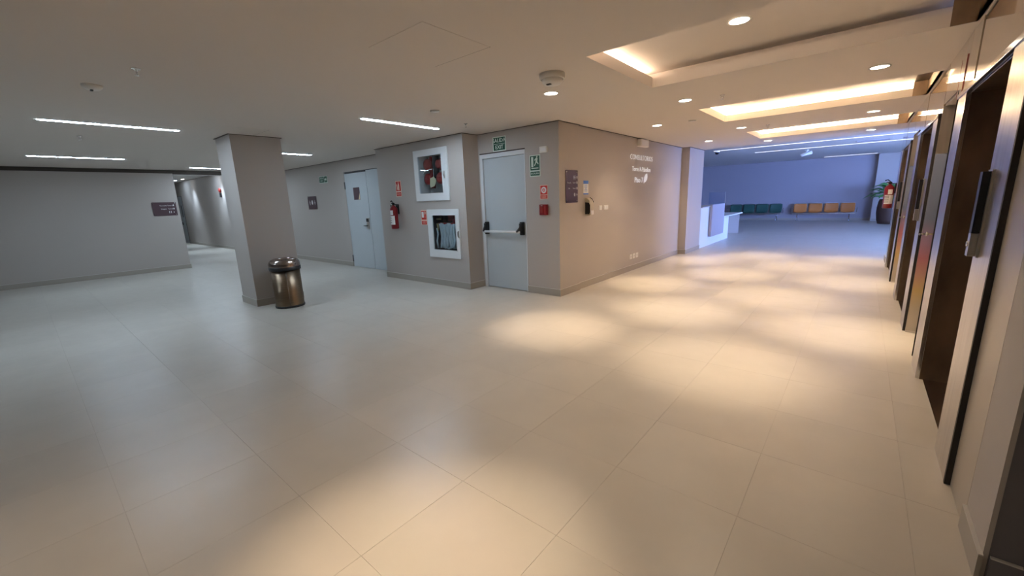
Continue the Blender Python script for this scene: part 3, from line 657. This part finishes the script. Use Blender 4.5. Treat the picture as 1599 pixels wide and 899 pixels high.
# pictogram plate on ward wall
def person_pic(m, x, z, s, y0=-0.013, y1=-0.0115, dress=False):
    m.disc((x, y0, z+0.36*s), 0.085*s, 14, 'y')
    if dress: m.prism([(x-0.06*s, z+0.25*s), (x-0.17*s, z-0.12*s), (x-0.05*s, z-0.12*s), (x-0.05*s, z-0.42*s), (x+0.05*s, z-0.42*s), (x+0.05*s, z-0.12*s), (x+0.17*s, z-0.12*s), (x+0.06*s, z+0.25*s)], y0, y1)
    else: m.prism([(x-0.12*s, z+0.25*s), (x-0.12*s, z-0.08*s), (x-0.07*s, z-0.08*s), (x-0.07*s, z-0.42*s), (x+0.07*s, z-0.42*s), (x+0.07*s, z-0.08*s), (x+0.12*s, z-0.08*s), (x+0.12*s, z+0.25*s)], y0, y1)
def standoffs(t, W, Hh, m='chrome'):
    for sx in (-1, 1):
        for sz in (-1, 1):
            MB().lathe([(0, -0.004), (0.011, -0.004), (0.011, 0.012), (0, 0.012)], (sx*(W/2-0.03), -0.014, sz*(Hh/2-0.03)), 12, 'y').build('standoff', m, t)
X, Z, W, Hh = at(-12.608, -12.061, 1.545, 1.918)
t = thing('restroom_sign', 'plum restroom sign with white figures on the ward wall', 'sign', (X, YW, Z))
plate(t, W, Hh, 'plum', 0.004, 'panel', 0.01, y=0.008)
m = MB(); person_pic(m, -0.15, 0, 0.15); person_pic(m, 0.16, 0, 0.15, dress=True); m.disc((0.0, -0.013, 0.01), 0.048, 20, 'y', 0.065); m.build('pictogram', 'paper', t); standoffs(t, W, Hh)
# dark sign on ward door
X, Z, W, Hh = at(-10.002, -9.706, 1.75, 2.055)
t = thing('door_notice', 'dark notice with yellow corner on the pale blue double door', 'sign', (X, YW-0.004, Z))
plate(t, W, Hh, 'plum', 0.003, 'panel', 0.004); MB().prism([(0.07, -0.148), (0.143, -0.148), (0.143, 0.02)], -0.0042, -0.0032).build('yellow_corner', 'card', t, 'yellow printed corner')
# directory on consulting wall near corner
def directory(t, W, Hh, vertical):
    plate(t, W, Hh, 'plum', 0.005, 'panel', 0.012, y=0.008); standoffs(t, W, Hh)
    m = MB(); y0, y1 = -0.0145, -0.0132
    if vertical:
        person_pic(m, 0.06, 0.145, 0.075, y0, y1); person_pic(m, 0.10, 0.145, 0.075, y0, y1, True); m.disc((0.08, y0, -0.13), 0.022, 16, 'y', 0.03)
        for z in (0.145, 0.06, -0.03): m.prism([(0.145, z-0.015), (0.165, z-0.015), (0.165, z+0.01), (0.172, z+0.01), (0.155, z+0.026), (0.138, z+0.01), (0.145, z+0.01)], y0, y1)
        m.prism([(0.145, -0.15), (0.168, -0.13), (0.145, -0.11)], y0, y1); m.build('pictogram', 'paper', t)
        for z, a_, b_ in ((0.06, 'Consulta', 'Torre A'), (-0.03, 'Sala', 'Torre B')):
            text('lettering', a_, 0.034, 'paper', t, -0.085, z, 0.0138); text('lettering', b_, 0.034, 'paper', t, 0.07, z, 0.0138, sx=0.8)
    else:
        for z, a_, b_ in ((0.09, 'Consulta', 'Torre A'), (0.0, 'Imagen', 'Torre B')):
            text('lettering', a_, 0.045, 'paper', t, -0.02, z, 0.0138); text('lettering', b_, 0.045, 'paper', t, 0.13, z, 0.0138, sx=0.8)
            m.prism([(0.195, z-0.015), (0.215, z-0.015), (0.215, z+0.01), (0.225, z+0.01), (0.205, z+0.03), (0.185, z+0.01), (0.195, z+0.01)], y0, y1)
        person_pic(m, 0.09, -0.09, 0.075, y0, y1); person_pic(m, 0.13, -0.09, 0.075, y0, y1, True); m.prism([(0.185, -0.11), (0.21, -0.09), (0.185, -0.07)], y0, y1); m.build('pictogram', 'paper', t)
X, Z, W, Hh = at(5.765, 6.135, 1.52, 2.04)
directory(thing('directory_sign', 'tall plum directory sign at the corner left of the soap dispenser', 'sign', (-3.68, X, Z), '+x'), W, Hh, True)
X, Z, W, Hh = at(2.48, 3.01, 1.525, 1.892)
directory(thing('directory_sign', 'wide plum directory sign near the end of the left wall', 'sign', (XL, X, Z), '+x'), W, Hh, False)
# notice, dispenser, switches, outlets, emergency light
X, Z, W, Hh = at(6.384, 6.557, 1.648, 1.882)
t = thing('hygiene_notice', 'white and blue paper notice above the soap dispenser', 'notice', (XC, X, Z), '+x')
plate(t, W, Hh, 'paper', 0.001, 'sheet', 0.001); MB().box(-W/2, W/2, -0.0018, -0.0011, 0.062, Hh/2).build('header_band', 'bluepaper', t, 'blue header'); MB().box(-W/2, W/2, -0.0018, -0.0011, -Hh/2, -0.095).build('footer_band', 'bluepaper', t)
mm = MB()
for z in (0.04, 0.02, 0.0, -0.04, -0.06): mm.box(-0.05, 0.05, -0.0018, -0.0011, z-0.003, z+0.003)
mm.disc((0, -0.0018, -0.02), 0.012, 14, 'y'); mm.build('print', 'bluepaper', t)
t = thing('gel_dispenser', 'beige wall dispenser with dark window below the notice', 'dispenser', (XC, 6.50, 1.29), '+x')
pr = [(0, 0.0), (-0.09, 0.0), (-0.105, 0.04), (-0.105, 0.20), (-0.085, 0.26), (-0.04, 0.295), (0, 0.30)]
vs = [(-0.06, y, z) for y, z in pr]+[(0.06, y, z) for y, z in pr]; n = len(pr)
MB().add(vs, [tuple(range(n)), tuple(range(n, 2*n))[::-1]]+[(i, (i+1) % n, n+(i+1) % n, n+i) for i in range(n)]).build('housing', mat('beige_plastic', (0.62, 0.55, 0.42), 0.35), t)
MB().add([(-0.0625, -0.004, 0.02), (-0.0625, -0.088, 0.02), (-0.0625, -0.10, 0.05), (-0.0625, -0.10, 0.17), (-0.0625, -0.08, 0.215), (-0.0625, -0.004, 0.225), (-0.0605, -0.004, 0.02), (-0.0605, -0.088, 0.02), (-0.0605, -0.10, 0.05), (-0.0605, -0.10, 0.17), (-0.0605, -0.08, 0.215), (-0.0605, -0.004, 0.225)], [(0,1,2,3,4,5), (11,10,9,8,7,6)]+[(i, 6+i, 6+(i+1) % 6, (i+1) % 6) for i in range(6)]).build('side_window', 'black', t, 'dark side window')
MB().tube([(0.061, -0.10, 0.22), (0.061, -0.07, 0.28), (0.061, -0.03, 0.302)], 0.007).build('lid_seam', 'black', t)
MB().rbox(-0.045, 0.045, -0.116, -0.104, 0.01, 0.08, 0.006).build('push_lever', 'whiteplastic', t)
for nm, y, z, w_, h_, lab in (('light_switch', 7.0, 1.40, 0.10, 0.085, 'left small white switch plate beside the dispenser'), ('light_switch', 7.22, 1.40, 0.16, 0.085, 'wider white switch plate, right of the small one'),):
    t = thing(nm, lab, 'switch', (XC, y, z), '+x', 'switch plates on the lettered wall'); plate(t, w_, h_, 'whiteplastic', 0.008, 'cover', 0.006)
    for q_ in ((0,) if w_ < 0.12 else (-0.035, 0.035)): plate(t, 0.04, 0.05, 'paper', 0.004, 'rocker', 0.003, x=q_, y=0.008)
for k, (y, lab) in enumerate(((8.395, 'left outlet of three low on the lettered wall'), (8.55, 'middle outlet of three low on the lettered wall'), (8.71, 'right outlet of three low on the lettered wall'))):
    t = thing('power_outlet', lab, 'outlet', (XC, y, 0.307), '+x', 'low wall outlets'); plate(t, 0.115, 0.105, 'whiteplastic', 0.008, 'cover', 0.006)
    MB().box(-0.02, 0.02, -0.0105, -0.008, -0.012, 0.012).build('socket', 'graydesk', t)
t = thing('emergency_lamp', 'white emergency lamp box high above the lettering', 'light', (XC, 8.78, 2.665), '+x')
plate(t, 0.40, 0.14, 'whiteplastic', 0.09, 'housing', 0.012); plate(t, 0.32, 0.09, 'paper', 0.006, 'lens', 0.006, y=0.09)
# big lettering
t = thing('wall_lettering', 'raised white letters CONSULTORIOS Torre A-Pabellon Piso 7 with leaf emblem', 'sign', (XC, 8.83, 2.15), '+x')
def ftext(s_, size, x0, x1, z, bold):
    o = text('lettering', s_, size, 'letter', t, 0, z, 0.005, 0.002, bold=bold)
    xs = [v.co.x for v in o.data.vertices]; a0, a1 = min(xs), max(xs); k = (x1-x0)/(a1-a0)
    for v in o.data.vertices: v.co.x = x0+(v.co.x-a0)*k
ftext('CONSULTORIOS', 0.150, 8.25-8.83, 9.43-8.83, 0.222, -0.0025)
ftext('Torre A-Pabellon', 0.135, 8.35-8.83, 9.32-8.83, -0.012, 0.0)
ftext('Piso 7', 0.15, 8.49-8.83, 8.93-8.83, -0.235, 0.002)
MB().prism([(0.14, -0.28), (0.16, -0.18), (0.22, -0.11), (0.30, -0.085), (0.33, -0.15), (0.30, -0.22), (0.22, -0.275), (0.17, -0.27), (0.155, -0.30)], -0.009, -0.003).build('leaf_emblem', 'letter', t)

# ================================================================== CEILING THINGS
def down(x, y, label, z=H, power=SPOT_W, size=42, spill=0.26):
    t = thing('downlight', label, 'light', (x, y, z), group='round recessed lobby downlights')
    MB().lathe([(0.070, -0.001), (0.088, -0.001), (0.090, -0.005), (0.074, -0.007), (0.070, -0.001)], (0, 0, 0), 32).build('trim_ring', 'whiteplastic', t)
    MB().lathe([(0, -0.0045), (0.070, -0.0045), (0.072, -0.001)], (0, 0, 0), 28).build('lens', 'lamp', t)
    l = bpy.data.lights.new('downlight_beam', 'SPOT'); l.energy = power; l.color = WARM; l.spot_size = math.radians(size); l.spot_blend = 1.0; l.shadow_soft_size = 0.05
    o = bpy.data.objects.new('downlight_beam', l); COL.objects.link(o); o.parent = t; o.location = (0, 0, -0.02)
    l = bpy.data.lights.new('downlight_spill', 'SPOT'); l.energy = power*spill; l.color = WARM; l.spot_size = math.radians(118); l.spot_blend = 0.8; l.shadow_soft_size = 0.05
    o = bpy.data.objects.new('downlight_spill', l); COL.objects.link(o); o.parent = t; o.location = (0, 0, -0.02)
    return t
for x, y, lab in ((-2.82, 4.14, 'downlight right below the smoke detector, nearest the exit corner'), (-2.83, 7.36, 'downlight along the lettered wall, second from the exit corner'), (-2.84, 10.55, 'downlight along the lettered wall, third, nearest the desk'),
                  (-1.86, 5.75, 'downlight left of the gap between first and second cove'), (-1.86, 8.98, 'downlight left of the gap between second and third cove'), (-1.86, 11.85, 'downlight left beyond the third cove'),
                  (0.0, 5.79, 'downlight beside the lifts between first and second cove'), (0.0, 9.0, 'downlight beside the lifts between second and third cove'), (0.0, 11.79, 'downlight beside the lifts beyond the third cove')):
    down(x, y, lab)
down(-0.91, 4.03, 'downlight inside the nearest ceiling cove', H+0.185)
down(-0.91, 7.25, 'downlight inside the middle ceiling cove', H+0.185)
down(-0.91, 10.46, 'downlight inside the farthest ceiling cove', H+0.185)
down(-1.35, -2.4, 'added fill downlight, unseen behind the camera', power=SPOT_W*1.3)  # added out of view to lift ambient light on the ceiling
down(-1.30, 0.85, 'downlight overhead just ahead of the camera')
down(-2.83, -0.3, 'downlight overhead left of the camera', power=SPOT_W*0.1)

def linear(x, y0, y1, label, z=H, m='line', wdt=0.075, axis='y'):
    c = (y0+y1)/2; L_ = (y1-y0)/2
    t = thing('linear_light', label, 'light', (x, c, z) if axis == 'y' else (c, x, z), group='recessed linear ceiling lights')
    if axis == 'y':
        MB().box(-wdt/2-0.006, -wdt/2, -L_-0.006, L_+0.006, -0.004, -0.0005).box(wdt/2, wdt/2+0.006, -L_-0.006, L_+0.006, -0.004, -0.0005).build('trim_edge', 'whiteplastic', t)
        MB().rbox(-wdt/2, wdt/2, -L_, L_, -0.006, -0.001, wdt*0.3, 'z').build('diffuser', m, t)
    else:
        MB().box(-L_, L_, -wdt/2-0.006, -wdt/2, -0.004, -0.0005).box(-L_, L_, wdt/2, wdt/2+0.006, -0.004, -0.0005).build('trim_edge', 'whiteplastic', t)
        MB().rbox(-L_, L_, -wdt/2, wdt/2, -0.006, -0.001, 0.02, 'z').build('diffuser', m, t)
linear(-5.35, 3.29, 4.63, 'cool linear light above the hose cabinets')
linear(-7.73, 0.40, 1.77, 'longest looking cool linear light in the near left ceiling')
linear(-9.68, 3.20, 4.57, 'linear light just right of the column top')
linear(-12.28, 0.38, 1.755, 'thin cool linear light near the left wall')
linear(-13.94, 3.28, 4.64, 'linear light left of the column before the corridor beam')
linear(-20.5, 4.2, 5.3, 'linear light in the middle of the corridor', 3.1); linear(-25.4, 4.6, 5.35, 'small linear light far in the corridor', 3.1)
linear(16.9, -4.36, 5.0, 'nearer long thin line light across the lounge ceiling', HL, 'lineB', 0.09, 'x')
linear(19.25, -3.43, 5.0, 'farther long thin line light across the lounge ceiling', HL, 'lineB', 0.09, 'x')
linear(25.6, -1.6, 0.35, 'short line light close to the lounge end wall', HL, 'lineB', 0.12, 'x')
linear(-7.73, -2.8, -1.43, 'added linear fill light, unseen behind on the left')  # added out of view to brighten the near left floor
# corridor wall washers
for k, (x, lab) in enumerate(((-24.3, 'corridor wall washer far'), (-20.2, 'corridor wall washer middle'), (-17.0, 'corridor wall washer nearest'))):
    t = thing('wall_washer', lab, 'light', (x, 5.35, 3.1)); MB().lathe([(0, -0.004), (0.05, -0.004), (0.06, 0)], (0, 0, 0), 20).build('lens', 'lamp', t)
    l = bpy.data.lights.new('washer_beam', 'SPOT'); l.energy = 150; l.color = COOL; l.spot_size = math.radians(80); l.spot_blend = 1; l.shadow_soft_size = 0.05
    o = bpy.data.objects.new('washer_beam', l); COL.objects.link(o); o.parent = t; o.location = (0, 0, -0.02)

t = thing('smoke_detector', 'large round white smoke detector beside the first downlight', 'detector', (-2.40, 3.55, H))
MB().lathe([(0, 0), (0.122, 0), (0.122, -0.045), (0.116, -0.05), (0.105, -0.05)], n=36).build('base', 'whiteplastic', t)
MB().lathe([(0.098, -0.045), (0.098, -0.07), (0.078, -0.092), (0.0, -0.096)], n=36).build('head', 'whiteplastic', t); MB().box(-0.03, 0.015, -0.06, -0.035, -0.102, -0.09).build('led_window', 'black', t)
t = thing('motion_sensor', 'small ceiling sensor left of the near sprinkler', 'sensor', (-5.50, 0.68, H))
MB().lathe([(0, 0), (0.075, 0), (0.07, -0.02), (0.045, -0.04), (0, -0.042)], n=28).build('base', 'whiteplastic', t); MB().box(-0.02, 0.02, -0.02, 0.0, -0.05, -0.040).build('eye', 'black', t)
for x, y, lab in ((-2.26, 7.386, 'flat round ceiling disc left of the middle cove'), (-4.356, 3.737, 'flat round ceiling disc above the linear light end')):
    t = thing('round_detector', lab, 'detector', (x, y, H)); MB().lathe([(0, 0), (0.06, 0), (0.055, -0.012), (0, -0.014)], n=28).build('cover', 'basetop', t)
for x, y, z, lab in ((-4.67, 0.864, H, 'nearest pendant sprinkler in the upper left ceiling'), (-8.992, 0.848, H, 'pendant sprinkler between the two left linear lights'), (-4.755, 4.669, H, 'pendant sprinkler in front of the exit door wall'), (-1.442, 5.819, H, 'pendant sprinkler between first and second cove'),
                  (-1.44, 9.03, H, 'pendant sprinkler between second and third cove'), (-9.9, 3.5, H, 'pendant sprinkler right of the column top')):
    t = thing('sprinkler', lab, 'sprinkler', (x, y, z), group='pendant ceiling sprinklers')
    MB().lathe([(0, 0), (0.032, 0), (0.028, -0.006), (0.011, -0.008), (0.010, -0.022), (0, -0.022)], n=18).build('rosette', 'chrome', t)
    MB().tube([(-0.008, 0, -0.02), (-0.016, 0, -0.032), (-0.004, 0, -0.052)], 0.003, 6).tube([(0.008, 0, -0.02), (0.016, 0, -0.032), (0.004, 0, -0.052)], 0.003, 6).build('frame_arms', 'chrome', t)
    MB().lathe([(0, -0.052), (0.017, -0.052), (0.017, -0.054), (0, -0.055)], n=16).build('deflector', 'chrome', t)
for (x0, x1, y0, y1), lab in (((-2.98, -2.325, 1.94, 2.6), 'square ceiling access panel left of the nearest cove'), ((-7.6, -6.95, 2.05, 2.7), 'faint square access panel in front of the column top')):
    t = thing('access_panel', lab, 'panel', ((x0+x1)/2, (y0+y1)/2, H), group='ceiling access panels'); a_ = (x1-x0)/2
    MB().rbox(-a_+0.004, a_-0.004, -a_+0.004, a_-0.004, -0.0022, -0.0003, 0.004, 'z').build('hatch', 'ceil', t)
    MB().box(-a_, a_, a_-0.003, a_+0.001, -0.0014, -0.0003).build('edge_joint', 'reveal', t)
# lounge ceiling devices
t = thing('dome_camera', 'small dark dome camera above the reception desk', 'camera', (-4.25, 16.95, HL))
MB().lathe([(0, 0), (0.09, 0), (0.09, -0.04), (0.075, -0.05)], n=24).build('base', 'whiteplastic', t); MB().lathe([(0.072, -0.05), (0.06, -0.10), (0.03, -0.125), (0, -0.13)], n=24).build('dome', 'black', t)
t = thing('bullet_camera', 'white bullet camera hanging from the middle of the lounge ceiling', 'camera', (-1.83, 20.2, HL))
MB().lathe([(0, 0), (0.07, 0), (0.07, -0.03), (0.02, -0.04), (0.02, -0.12)], n=20).build('mount', 'whiteplastic', t); MB().tube([(-0.18, -0.1, -0.2), (0.16, 0.05, -0.10)], 0.06, 16).build('body', 'whiteplastic', t)
t = thing('ceiling_grille', 'grey air grille in the right part of the lounge ceiling', 'vent', (0.1, 18.4, HL))
MB().box(-0.45, 0.45, -0.25, 0.25, -0.012, -0.001).build('frame', 'graydesk', t)
for k in range(6): MB().box(-0.40, 0.40, -0.21+k*0.075, -0.17+k*0.075, -0.02, -0.012).build('slat', 'lilac', t)

# ================================================================== LITTER BIN
t = thing('litter_bin', 'bronze steel open-top litter bin beside the column', 'bin', (-7.19, 2.715, 0))
MB().lathe([(0, 0.0), (0.222, 0.0), (0.224, 0.03), (0.216, 0.034)], n=48).build('base_ring', 'black', t)
MB().lathe([(0.216, 0.034), (0.216, 0.62), (0.20, 0.62)], n=64).build('body', 'bin', t)
MB().tube([(0.216*math.cos(-0.35), 0.216*math.sin(-0.35), 0.036), (0.216*math.cos(-0.35), 0.216*math.sin(-0.35), 0.62)], 0.003, 6).build('seam', 'chrome', t)
MB().lathe([(0.218, 0.615), (0.234, 0.618), (0.236, 0.672), (0.228, 0.675)], n=48).build('lid_band', 'black', t)
MB().lathe([(0.232, 0.675), (0.232, 0.715), (0.222, 0.755), (0.195, 0.785), (0.155, 0.800), (0.145, 0.798), (0.138, 0.785), (0.135, 0.70)], n=64).build('lid', 'binlid', t)
MB().lathe([(0.0, 0.69), (0.137, 0.70)], n=32).build('liner_bag', 'black', t)

# ================================================================== RECEPTION DESK
t = thing('reception_desk', 'white reception desk with raised grey front board beyond the pilaster', 'desk', (-3.8, 14.5, 0)); t.rotation_euler = (0, 0, 0)
ox, oy = 3.8, -14.5
MB().box(-3.72+ox, -3.55+ox, 12.77+oy, 13.3+oy, 0, 1.16).build('end_pier', 'graydesk', t)
MB().box(-3.56+ox, -3.53+ox, 12.75+oy, 15.2+oy, 0, 1.17).box(-3.56+ox, -3.53+ox, 15.2+oy, 16.15+oy, 0, 0.76).build('front_panel', 'desk', t)
MB().rbox(-3.51+ox, -3.44+ox, 13.62+oy, 15.10+oy, 0.27, 1.24, 0.006).build('front_board', 'lilac', t, 'grey lilac board mounted on the front')
MB().box(-3.53+ox, -3.51+ox, 13.7+oy, 15.0+oy, 0.4, 1.1).build('board_spacer', 'black', t)
MB().rbox(-4.1+ox, -3.50+ox, 12.80+oy, 15.1+oy, 1.17, 1.20, 0.006).build('high_counter', 'graydesk', t)
MB().rbox(-4.25+ox, -3.52+ox, 15.15+oy, 18.3+oy, 0.765, 0.805, 0.006).build('low_counter', 'desk', t)
MB().box(-4.2+ox, -4.16+ox, 13.0+oy, 18.2+oy, 0, 0.76).build('rear_panel', 'graydesk', t)
MB().box(-4.15+ox, -3.60+ox, 18.15+oy, 18.19+oy, 0, 0.76).build('end_leg', 'graydesk', t)
t = thing('counter_screen', 'clear acrylic screen standing on the low reception counter', 'screen', (-3.86, 15.6, 0.806))
MB().rbox(-0.22, 0.30, -0.004, 0.004, 0.0, 0.80, 0.01).build('pane', 'acrylic', t); MB().box(0.296, 0.304, -0.006, 0.006, 0, 0.8).build('edge', 'whiteplastic', t, 'bright edge'); MB().box(-0.15, -0.05, -0.08, 0.08, 0, 0.012).box(0.15, 0.25, -0.08, 0.08, 0, 0.012).build('foot', 'chrome', t)
t = thing('desk_monitor', 'dark object behind the acrylic screen on the reception counter', 'monitor', (-3.95, 16.4, 0.806), rz=0.3)
MB().rbox(-0.22, 0.22, -0.015, 0.015, 0.10, 0.40, 0.008).build('screen', 'black', t); MB().box(-0.02, 0.02, 0.0, 0.03, 0, 0.15).rbox(-0.1, 0.1, -0.06, 0.08, 0, 0.01, 0.01, 'z').build('stand', 'black', t)

# ================================================================== BEAM SEATING
def bench(xc, seatm, label, name):
    t = thing('beam_seating', label, 'bench', (xc, 26.0, 0), group='four-seat waiting benches')
    MB().rbox(-1.27, 1.27, -0.03, 0.03, 0.34, 0.40, 0.008, 'x').build('beam', 'steel', t)
    for sx in (-1.05, 1.05):
        lg = MB(); lg.tube([(sx, 0, 0.35), (sx, -0.28, 0.02)], 0.02).tube([(sx, 0, 0.35), (sx, 0.22, 0.02)], 0.02).tube([(sx, -0.30, 0.012), (sx, -0.24, 0.012)], 0.022)
        lg.tube([(sx, 0.20, 0.012), (sx, 0.25, 0.012)], 0.022); lg.build('leg', 'chrome', t)
    for k in range(4):
        x = -0.96+k*0.64
        prof = [(-0.24, 0.435, 0.23), (-0.25, 0.455, 0.25), (-0.1, 0.43, 0.27), (0.05, 0.42, 0.27), (0.14, 0.46, 0.27), (0.19, 0.56, 0.28), (0.225, 0.70, 0.285), (0.25, 0.84, 0.27), (0.255, 0.865, 0.25)]
        vs = []; n = 9
        for (y, z, hw) in prof:
            for j in range(n):
                u = j/(n-1)*2-1; lift = 0.035*abs(u)**3
                vs.append((x+u*hw, y-(lift if z > 0.5 else 0), z+(lift if z < 0.5 else 0)))
        m_ = len(vs); vs += [(a_, b_+0.012, c_-0.012) for a_, b_, c_ in vs]
        P_ = len(prof)
        fs = [(i*n+j, i*n+j+1, (i+1)*n+j+1, (i+1)*n+j) for i in range(P_-1) for j in range(n-1)]
        fs += [tuple(m_+q_ for q_ in q4[::-1]) for q4 in fs]
        rim = [j for j in range(n)]+[i*n+n-1 for i in range(1, P_)]+[(P_-1)*n+j for j in range(n-2, -1, -1)]+[i*n for i in range(P_-2, 0, -1)]
        fs += [(rim[i], rim[(i+1) % len(rim)], m_+rim[(i+1) % len(rim)], m_+rim[i]) for i in range(len(rim))]
        st = MB().add(vs, fs, True).build('seat_shell', seatm, t)
        MB().tube([(x-0.28, 0.21, 0.62), (x-0.275, 0.245, 0.86), (x-0.2, 0.262, 0.885), (x+0.2, 0.262, 0.885), (x+0.275, 0.245, 0.86), (x+0.28, 0.21, 0.62)], 0.013, 8).build('shell_rim', 'seatrim' if seatm == 'orange' else seatm, st)
        MB().box(x-0.06, x+0.06, -0.07, 0.07, 0.395, 0.425).build('seat_bracket', 'steel', t)
    for sx in (-1.31, 1.31):
        MB().tube([(sx, 0.18, 0.42), (sx, 0.20, 0.64), (sx, 0.15, 0.665), (sx, -0.18, 0.66), (sx, -0.22, 0.62)], 0.016).build('armrest', 'chrome', t)
    return t
bench(-1.43, 'orange', 'row of four orange waiting seats on a steel beam, right of the green row', 'o')
bench(-4.43, 'greenseat', 'row of four dark green waiting seats, left of the orange row', 'g')

# ================================================================== PLANT
t = thing('potted_plant', 'leafy green plant in a tall dark brown barrel pot', 'plant', (0.98, 24.3, 0))
MB().lathe([(0, 0), (0.34, 0), (0.39, 0.15), (0.43, 0.45), (0.43, 0.70), (0.40, 0.95), (0.37, 1.05), (0.33, 1.05), (0.33, 0.98)], n=40).build('pot', 'pot', t)
MB().disc((0, 0, 0.985), 0.335, 28).build('soil', 'soil', t)
def leafm(L_, Wd):
    n = 9; vs = []
    for i in range(n):
        u = i/(n-1); hw = Wd*math.sin(PI*u**0.8)*(1-0.25*u)+0.002
        if i % 2: hw *= 0.72
        z = 0.25*L_*math.sin(u*PI*0.9)-0.15*L_*u*u
        for s_, dz in ((-1, -0.15*hw), (0, 0.0), (1, -0.15*hw)): vs.append((s_*hw, u*L_, z-abs(s_)*hw*0.3))
    fs = []
    for i in range(n-1):
        for j in range(2): fs.append((i*3+j, i*3+j+1, i*3+4+j, i*3+3+j))
    return vs, fs
for k in range(38):
    a_ = k*2.399; tier = k/38; el_ = 0.1+0.9*tier; R_ = 0.42-0.22*tier; hz = 1.10+0.62*tier*random.uniform(0.8, 1.05)
    base = Vector((0.08*math.cos(a_), 0.08*math.sin(a_), 1.0)); tip = Vector((R_*math.cos(a_), R_*math.sin(a_), hz))
    mid = (base+tip)/2+Vector((0, 0, 0.12))
    st = MB().tube([base, mid, tip], [0.010, 0.008, 0.006], 6).build('stem', 'stem', t)
    vs, fs = leafm(random.uniform(0.42, 0.60), random.uniform(0.15, 0.22))
    R3 = Matrix.Rotation(a_-PI/2, 3, 'Z') @ Matrix.Rotation(random.uniform(-0.35, 0.25), 3, 'X')
    MB().add([tip+R3 @ Vector(v_) for v_ in vs], fs, True).build('leaf', 'leaf', t)

# red bell on corridor wall, framed plate on lift wall
t = thing('alarm_bell', 'small red alarm device high on the corridor wall', 'alarm', (-20.4, YW, 2.43))
MB().lathe([(0, 0), (0.09, -0.01), (0.10, -0.05), (0.05, -0.08), (0, -0.085)], (0, 0, 0), 20, 'y').build('bell', 'darkred', t); MB().box(-0.06, 0.06, -0.06, 0, -0.28, -0.11).build('housing', 'black', t)
t = thing('lift_number_plate', 'red edged plate high on the lift wall after the nearest portal', 'sign', (XE, 5.24, 2.46), '-x')
MB().box(-0.12, -0.116, -0.005, -0.001, -0.16, 0.15).box(0.116, 0.12, -0.005, -0.001, -0.16, 0.15).box(-0.112, 0.112, -0.005, -0.001, -0.16, -0.152).build('frame', 'darkred', t); MB().box(-0.112, 0.112, -0.004, -0.001, -0.152, 0.15).build('panel', 'clad', t)
for o in bpy.data.objects:
    if o.name.split('.')[0] in ('pictogram', 'print') and o.type == 'MESH': o['kind'] = 'stuff'
